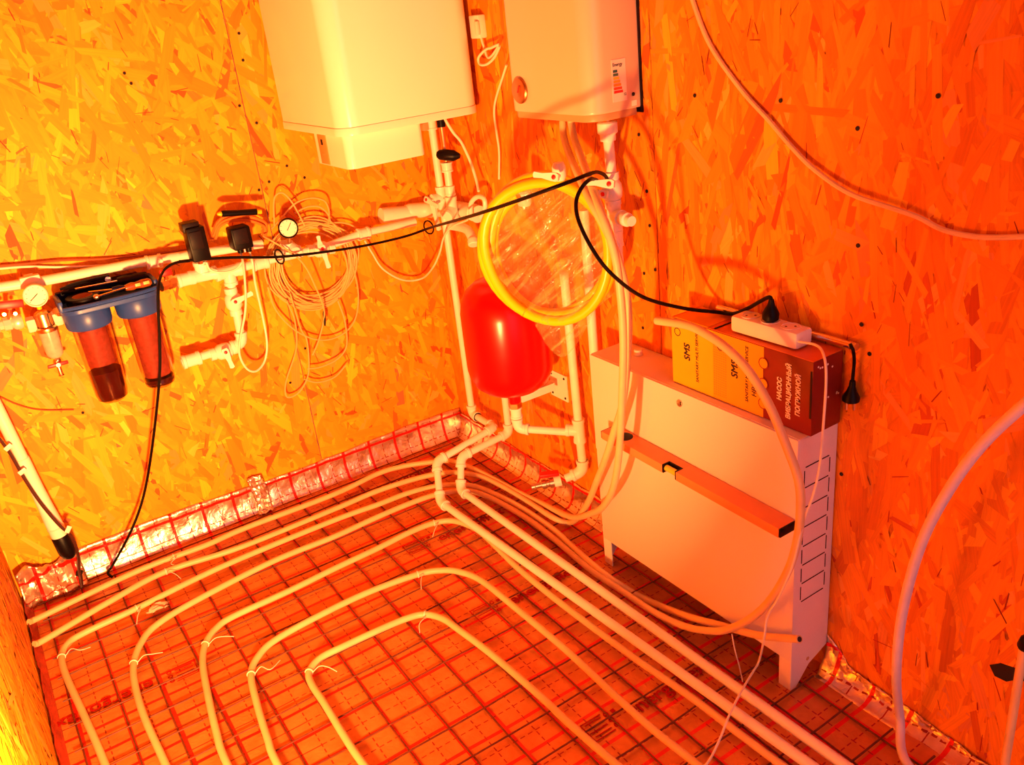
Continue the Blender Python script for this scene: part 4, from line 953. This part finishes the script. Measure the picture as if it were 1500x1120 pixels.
# cables high on the left wall
tag(MB().tube(spline([(0.012, -1.282, 0.982), (0.012, -1.203, 0.970), (0.012, -1.120, 0.959), (0.012, -1.019, 0.938), (0.012, -0.911, 0.922), (0.012, -0.812, 0.912), (0.014, -0.787, 0.909)], 6), .0035, 8).build('brown_cable', BROWNC), 'brown cable stapled along the wall above the white pipe', 'cable')
tag(MB().tube(spline([(0.012, -1.285, 0.975), (0.012, -1.205, 0.962), (0.012, -1.126, 0.941), (0.012, -1.006, 0.917), (0.012, -0.895, 0.910), (0.012, -0.815, 0.900), (0.012, -0.798, 0.896)], 6), .0035, 8).build('white_cable', PEXW), 'white cable sagging along the wall below the brown cable', 'cable')
tag(MB().tube(spline([(0.008, -1.387, 0.644), (0.008, -1.342, 0.594), (0.008, -1.291, 0.559), (0.008, -1.211, 0.531)], 6), .0018, 6).build('wall_thread', BROWNC), 'thin brown string on the wall under the brass strainer', 'string')
tag(MB().tube(spline([(0.033, -0.239, 0.813), (0.040, -0.224, 0.769), (0.040, -0.195, 0.706), (0.040, -0.130, 0.651), (0.053, -0.065, 0.642), (0.189, -0.085, 0.711), (0.253, -0.085, 0.772), (0.295, -0.085, 0.828), (0.359, -0.085, 0.872), (0.461, -0.085, 0.907)], 6), .0030, 7).build('swag_cable', PEXW), 'thin cream cable swagged across the corner below the insulated tube', 'cable')

# ============================================================ coil of cable
cc = thing('cable_coil', 'loose coil of thin tan cable hung on the pipe by the gauge', 'cable coil', (0.050, -0.442, 0.779))
c0 = Vector((0.024, -0.430, 0.776)); rg = random.Random(12)
pts = []
NT = 17
cx_, cz_, ax_, az_ = 0, 0, .13, .125
tgt = [(0, 0, .145, .135)]+[(rg.gauss(0, .013), rg.gauss(0, .013), rg.uniform(.115, .158), rg.uniform(.108, .150)) for _ in range(NT+1)]
for k in range(NT*36):
    t = k/36; i = int(t); f = t-i
    q = [tgt[i][j]*(1-f)+tgt[i+1][j]*f for j in range(4)]; a = 2*math.pi*t
    pts.append(c0+V(.006*math.sin(t*1.9)+.010*(i % 5)/5+.004*math.sin(a*2+t), q[0]+q[2]*math.cos(a), q[1]+q[3]*math.sin(a)))
MB().tube(pts, .0028, 6).build('turns', TAN, cc)
loops = [
 [(0.060, -0.531, 0.932), (0.050, -0.516, 0.991), (0.050, -0.504, 1.017), (0.050, -0.480, 1.019), (0.050, -0.458, 0.985), (0.060, -0.446, 0.939), (0.060, -0.438, 0.912)],
 [(0.060, -0.541, 0.924), (0.050, -0.507, 0.943), (0.050, -0.450, 0.981), (0.050, -0.398, 0.987), (0.050, -0.356, 0.970), (0.050, -0.347, 0.934), (0.060, -0.362, 0.895)],
 [(0.050, -0.457, 0.953), (0.050, -0.414, 0.963), (0.050, -0.375, 0.955), (0.050, -0.353, 0.928), (0.050, -0.349, 0.901)],
 [(0.030, -0.374, 0.897), (0.030, -0.306, 0.887), (0.030, -0.263, 0.862), (0.030, -0.240, 0.818)],
 [(0.080, -0.576, 0.912), (0.110, -0.560, 0.896), (0.110, -0.507, 0.845), (0.100, -0.474, 0.792), (0.090, -0.453, 0.722), (0.080, -0.437, 0.647), (0.070, -0.443, 0.600), (0.060, -0.471, 0.534), (0.050, -0.496, 0.491)],
 [(0.050, -0.541, 0.692), (0.040, -0.526, 0.616), (0.040, -0.541, 0.526), (0.040, -0.594, 0.434), (0.040, -0.608, 0.390), (0.040, -0.599, 0.370), (0.040, -0.558, 0.381), (0.040, -0.518, 0.434), (0.040, -0.501, 0.538), (0.040, -0.513, 0.589), (0.050, -0.525, 0.710)],
 [(0.050, -0.590, 0.750), (0.040, -0.577, 0.665), (0.040, -0.527, 0.581), (0.040, -0.455, 0.529), (0.040, -0.382, 0.526), (0.040, -0.326, 0.563), (0.040, -0.297, 0.647), (0.030, -0.295, 0.762)],
 [(0.040, -0.520, 0.447), (0.040, -0.474, 0.439), (0.040, -0.410, 0.449), (0.040, -0.371, 0.486), (0.050, -0.365, 0.572), (0.050, -0.375, 0.646)],
 [(0.035, -0.537, 0.414), (0.035, -0.494, 0.388), (0.035, -0.433, 0.387), (0.035, -0.387, 0.415)]]
for L in loops: MB().tube(spline(L, 6), .0027, 6).build('loose_loop', TAN, cc)
MB().lathe([(.002, -.03), (.005, -.015), (.005, .012), (.002, .022)], (0.070, -0.438, 0.612), (0, .12, 1), 8).build('black_joint', BLACK, cc)
# folded tan bundle and the black marker on top of the pipe
fb = thing('folded_cable_bundle', 'bundle of folded orange cable draped over the pipe behind the pump relay', 'cable bundle', (0.050, -0.635, 0.944))
for k in range(7):
    y0 = .0+.004*k
    L = [Vector((0.050, -0.710, 0.940)), Vector((0.060, -0.688, 0.975)), Vector((0.060, -0.640, 0.981)), Vector((0.060, -0.591, 0.966)), Vector((0.060, -0.559, 0.939)), Vector((0.050, -0.567, 0.909))]
    L = [p+V(.006*math.sin(k*2.2+i), .004*math.cos(k*1.3+i), -.0032*k+.010) for i, p in enumerate(L)]
    MB().tube(spline(L, 6), .0040, 7).build('fold', CLOTH, fb)
mk = thing('black_marker', 'black marker with yellow ends lying above the pump relay', 'marker', (0.080, -0.633, 0.994))
m0, m1 = Vector((0.085, -0.684, 1.004)), Vector((0.085, -0.582, 0.988)); md_ = (m1-m0).normalized()
MB().lathe([(.009, 0), (.0095, .006), (.0085, (m1-m0).length*.5), (.0095, (m1-m0).length)], m0, md_, 14).build('barrel', BLACK, mk)
MB().lathe([(.007, 0), (.007, .014)], m1, md_, 12).build('yellow_end', YELLOW, mk); MB().lathe([(.0035, 0), (.007, .008), (.007, .012)], m0-md_*.012, md_, 12).build('yellow_tip', YELLOW, mk)
# ============================================================ waste pipe in the left corner
wp = thing('waste_pipe', 'white waste pipe with black rubber end standing in the left corner', 'pipe', (.055, -1.36, .1))
pA, pB = Vector((0.060, -1.398, 0.727)), Vector((0.075, -1.356, 0.194)); dw = (pB-pA).normalized(); Lw = (pB-pA).length
MB().lathe([(.0165, 0), (.0165, Lw*.50), (.0185, Lw*.505), (.0185, Lw*.70), (.0205, Lw*.82), (.0225, Lw*.90), (.0225, Lw)], pA, dw, 24).build('tube', WHITE, wp)
MB().lathe([(.0225, 0), (.0245, .004), (.0245, .055), (.018, .075), (.010, .082)], pB-dw*.004, dw, 24).build('rubber_end', BLACK, wp)
MB().lathe([(.0228, 0), (.0238, .001), (.0238, .004), (.0228, .005)], pB-dw*.035, dw, 24).build('collar', CREAM, wp)
tag(MB().tube(spline([(0.090, -1.421, 0.582), (0.092, -1.400, 0.502), (0.098, -1.388, 0.413), (0.104, -1.375, 0.343), (0.108, -1.361, 0.289), (0.112, -1.346, 0.243), (0.110, -1.329, 0.199), (0.100, -1.328, 0.134), (0.070, -1.342, 0.056), (0.091, -1.350, 0.012)], 6), .0045, 8).build('waste_cable', WETCABLE), 'dark brown cable taped down along the waste pipe', 'cable')
for px, ang, lab_ in (((0.096, -1.397, 0.513), .5, 'topmost torn scrap of white tape on the brown cable'), ((0.102, -1.386, 0.435), .4, 'middle torn scrap of white tape on the brown cable'), ((0.118, -1.330, 0.227), .9, 'torn scrap of white tape beside the black rubber pipe end')):
    o = MB().box(px, (.004, .022, .013), Matrix.Rotation(ang, 3, 'X'), bev=.001).build('tape_scrap', WHITE); tag(o, lab_, 'tape scrap', 'tape scraps on the waste pipe')
tag(MB().tube(spline([(0.048, -1.375, 0.010), (0.045, -1.354, 0.030), (0.060, -1.339, 0.049), (0.081, -1.346, 0.014)], 4), [.004]*4+[.009]*5+[.003]*4, 6).build('rubber_strip', BLACK), 'strip of black rubber on the foil below the waste pipe', 'rubber strip')

# ============================================================ odds and ends on the floor and walls
def scrap(c, size, seed, m, name, label, cat):
    rg = np.random.default_rng(seed); b = MB(); n = 14; vs = []
    for i in range(n+1):
        for j in range(6):
            vs.append(Vector(c)+V((i/n-.5)*size[0]+.006*math.sin(i*1.1), (j/5-.5)*size[1]*(.5+.5*abs(math.sin(i*.7+.6)))+.008*math.sin(i*.5), size[2]*math.sin(j/5*math.pi)*(.6+.4*math.sin(i*1.7))+abs(rg.normal(0, .002))))
    fs = [(i*6+j, (i+1)*6+j, (i+1)*6+j+1, i*6+j+1) for i in range(n) for j in range(5)]
    o = b.add(vs, fs).build(name, m); o.modifiers.new('thick', 'SOLIDIFY').thickness = .003
    return tag(o, label, cat)
scrap(Vector((0.353, -1.185, 0.012)), (.030, .055, .012), 4, PLASTER, 'plaster_scrap', 'pinkish scrap of foam lying beside a heating pipe', 'scrap')
def tape_piece():
    rg = np.random.default_rng(2); n, m = 10, 26; vs = []
    for i in range(n+1):
        for j in range(m+1):
            q = j/m; y = -.795+.05*i/n+.012*math.sin(q*3)
            xx = .020+.0 if q < .5 else .020+.10*(q-.5)**1.6
            zz = .130*(1-q/.62) if q < .62 else .004+.004*math.sin(i)
            vs.append((xx+abs(rg.normal(0, .004)), y+rg.normal(0, .0015), max(zz, .004)+abs(rg.normal(0, .002))))
    fs = [(i*(m+1)+j, (i+1)*(m+1)+j, (i+1)*(m+1)+j+1, i*(m+1)+j+1) for i in range(n) for j in range(m)]
    return MB().add(vs, fs)
o = tape_piece().build('foil_tape', SILVER, smooth=20); o.modifiers.new('thick', 'SOLIDIFY').thickness = .0008
tag(o, 'crumpled bright strip of aluminium tape over the left foil edge', 'tape')
# right wall: cable, grey pipe, second pipe
tag(MB().tube(spline([(1.276, 0.027, 1.481), (1.288, 0.027, 1.442), (1.334, 0.027, 1.358), (1.415, 0.027, 1.275), (1.491, 0.025, 1.217), (1.546, 0.023, 1.173), (1.605, 0.020, 1.135), (1.683, 0.017, 1.102), (1.773, 0.017, 1.086), (1.817, 0.019, 1.077), (1.860, 0.021, 1.062), (1.906, 0.023, 1.058), (1.950, 0.023, 1.062), (2.021, 0.023, 1.076)], 7), .0048, 8).build('wall_cable', PEX), 'pale cable running loosely down across the right wall', 'cable')
tag(MB().tube(spline([(2.169, -0.065, 0.930), (2.112, -0.085, 0.893), (2.082, -0.095, 0.854), (2.031, -0.095, 0.771), (1.987, -0.095, 0.672), (1.947, -0.095, 0.542), (1.924, -0.095, 0.379), (1.923, -0.095, 0.232), (1.900, -0.030, 0.060), (1.961, -0.089, 0.022), (2.10, -.10, .0225), (2.4, -.11, .0225)], 8), .0092, 14).build('grey_pipe', GREYHOSE), 'grey lilac pipe curving down the right wall to the floor', 'pipe')
ep = thing('end_pipe', 'short cream pipe standing by the right wall with a black fitting on top', 'pipe', (2.067, 0.083, 0.010))
e0, e1 = Vector((2.107, -0.025, 0.377)), Vector((2.075, 0.055, 0.020))
MB().tube(spline([e0, (2.109, -0.030, 0.325), (2.114, -0.040, 0.233), (2.121, -0.055, 0.136)], 5), .0075, 12).build('tube', PEX, ep)
MB().lathe([(.010, 0), (.012, .004), (.012, .022), (.008, .026)], e0, (.3, -.2, 1), 14).build('fitting', BLACK, ep)
nbm = MB(); kc = Vector((2.059, 0.031, 0.255)); kl = [(-.030, -.004), (-.012, .012), (.012, .018), (.034, .022), (.033, .002), (.018, -.006), (.004, -.020), (-.018, -.022)]
nbm.add([kc+V(x_, 0, z_) for x_, z_ in kl]+[kc+V(x_, .004, z_) for x_, z_ in kl], [tuple(range(8)), tuple(range(15, 7, -1))]+[(k, (k+1) % 8, 8+(k+1) % 8, 8+k) for k in range(8)])
nbm.build('knot_hole', DARK, wr, smooth=0)
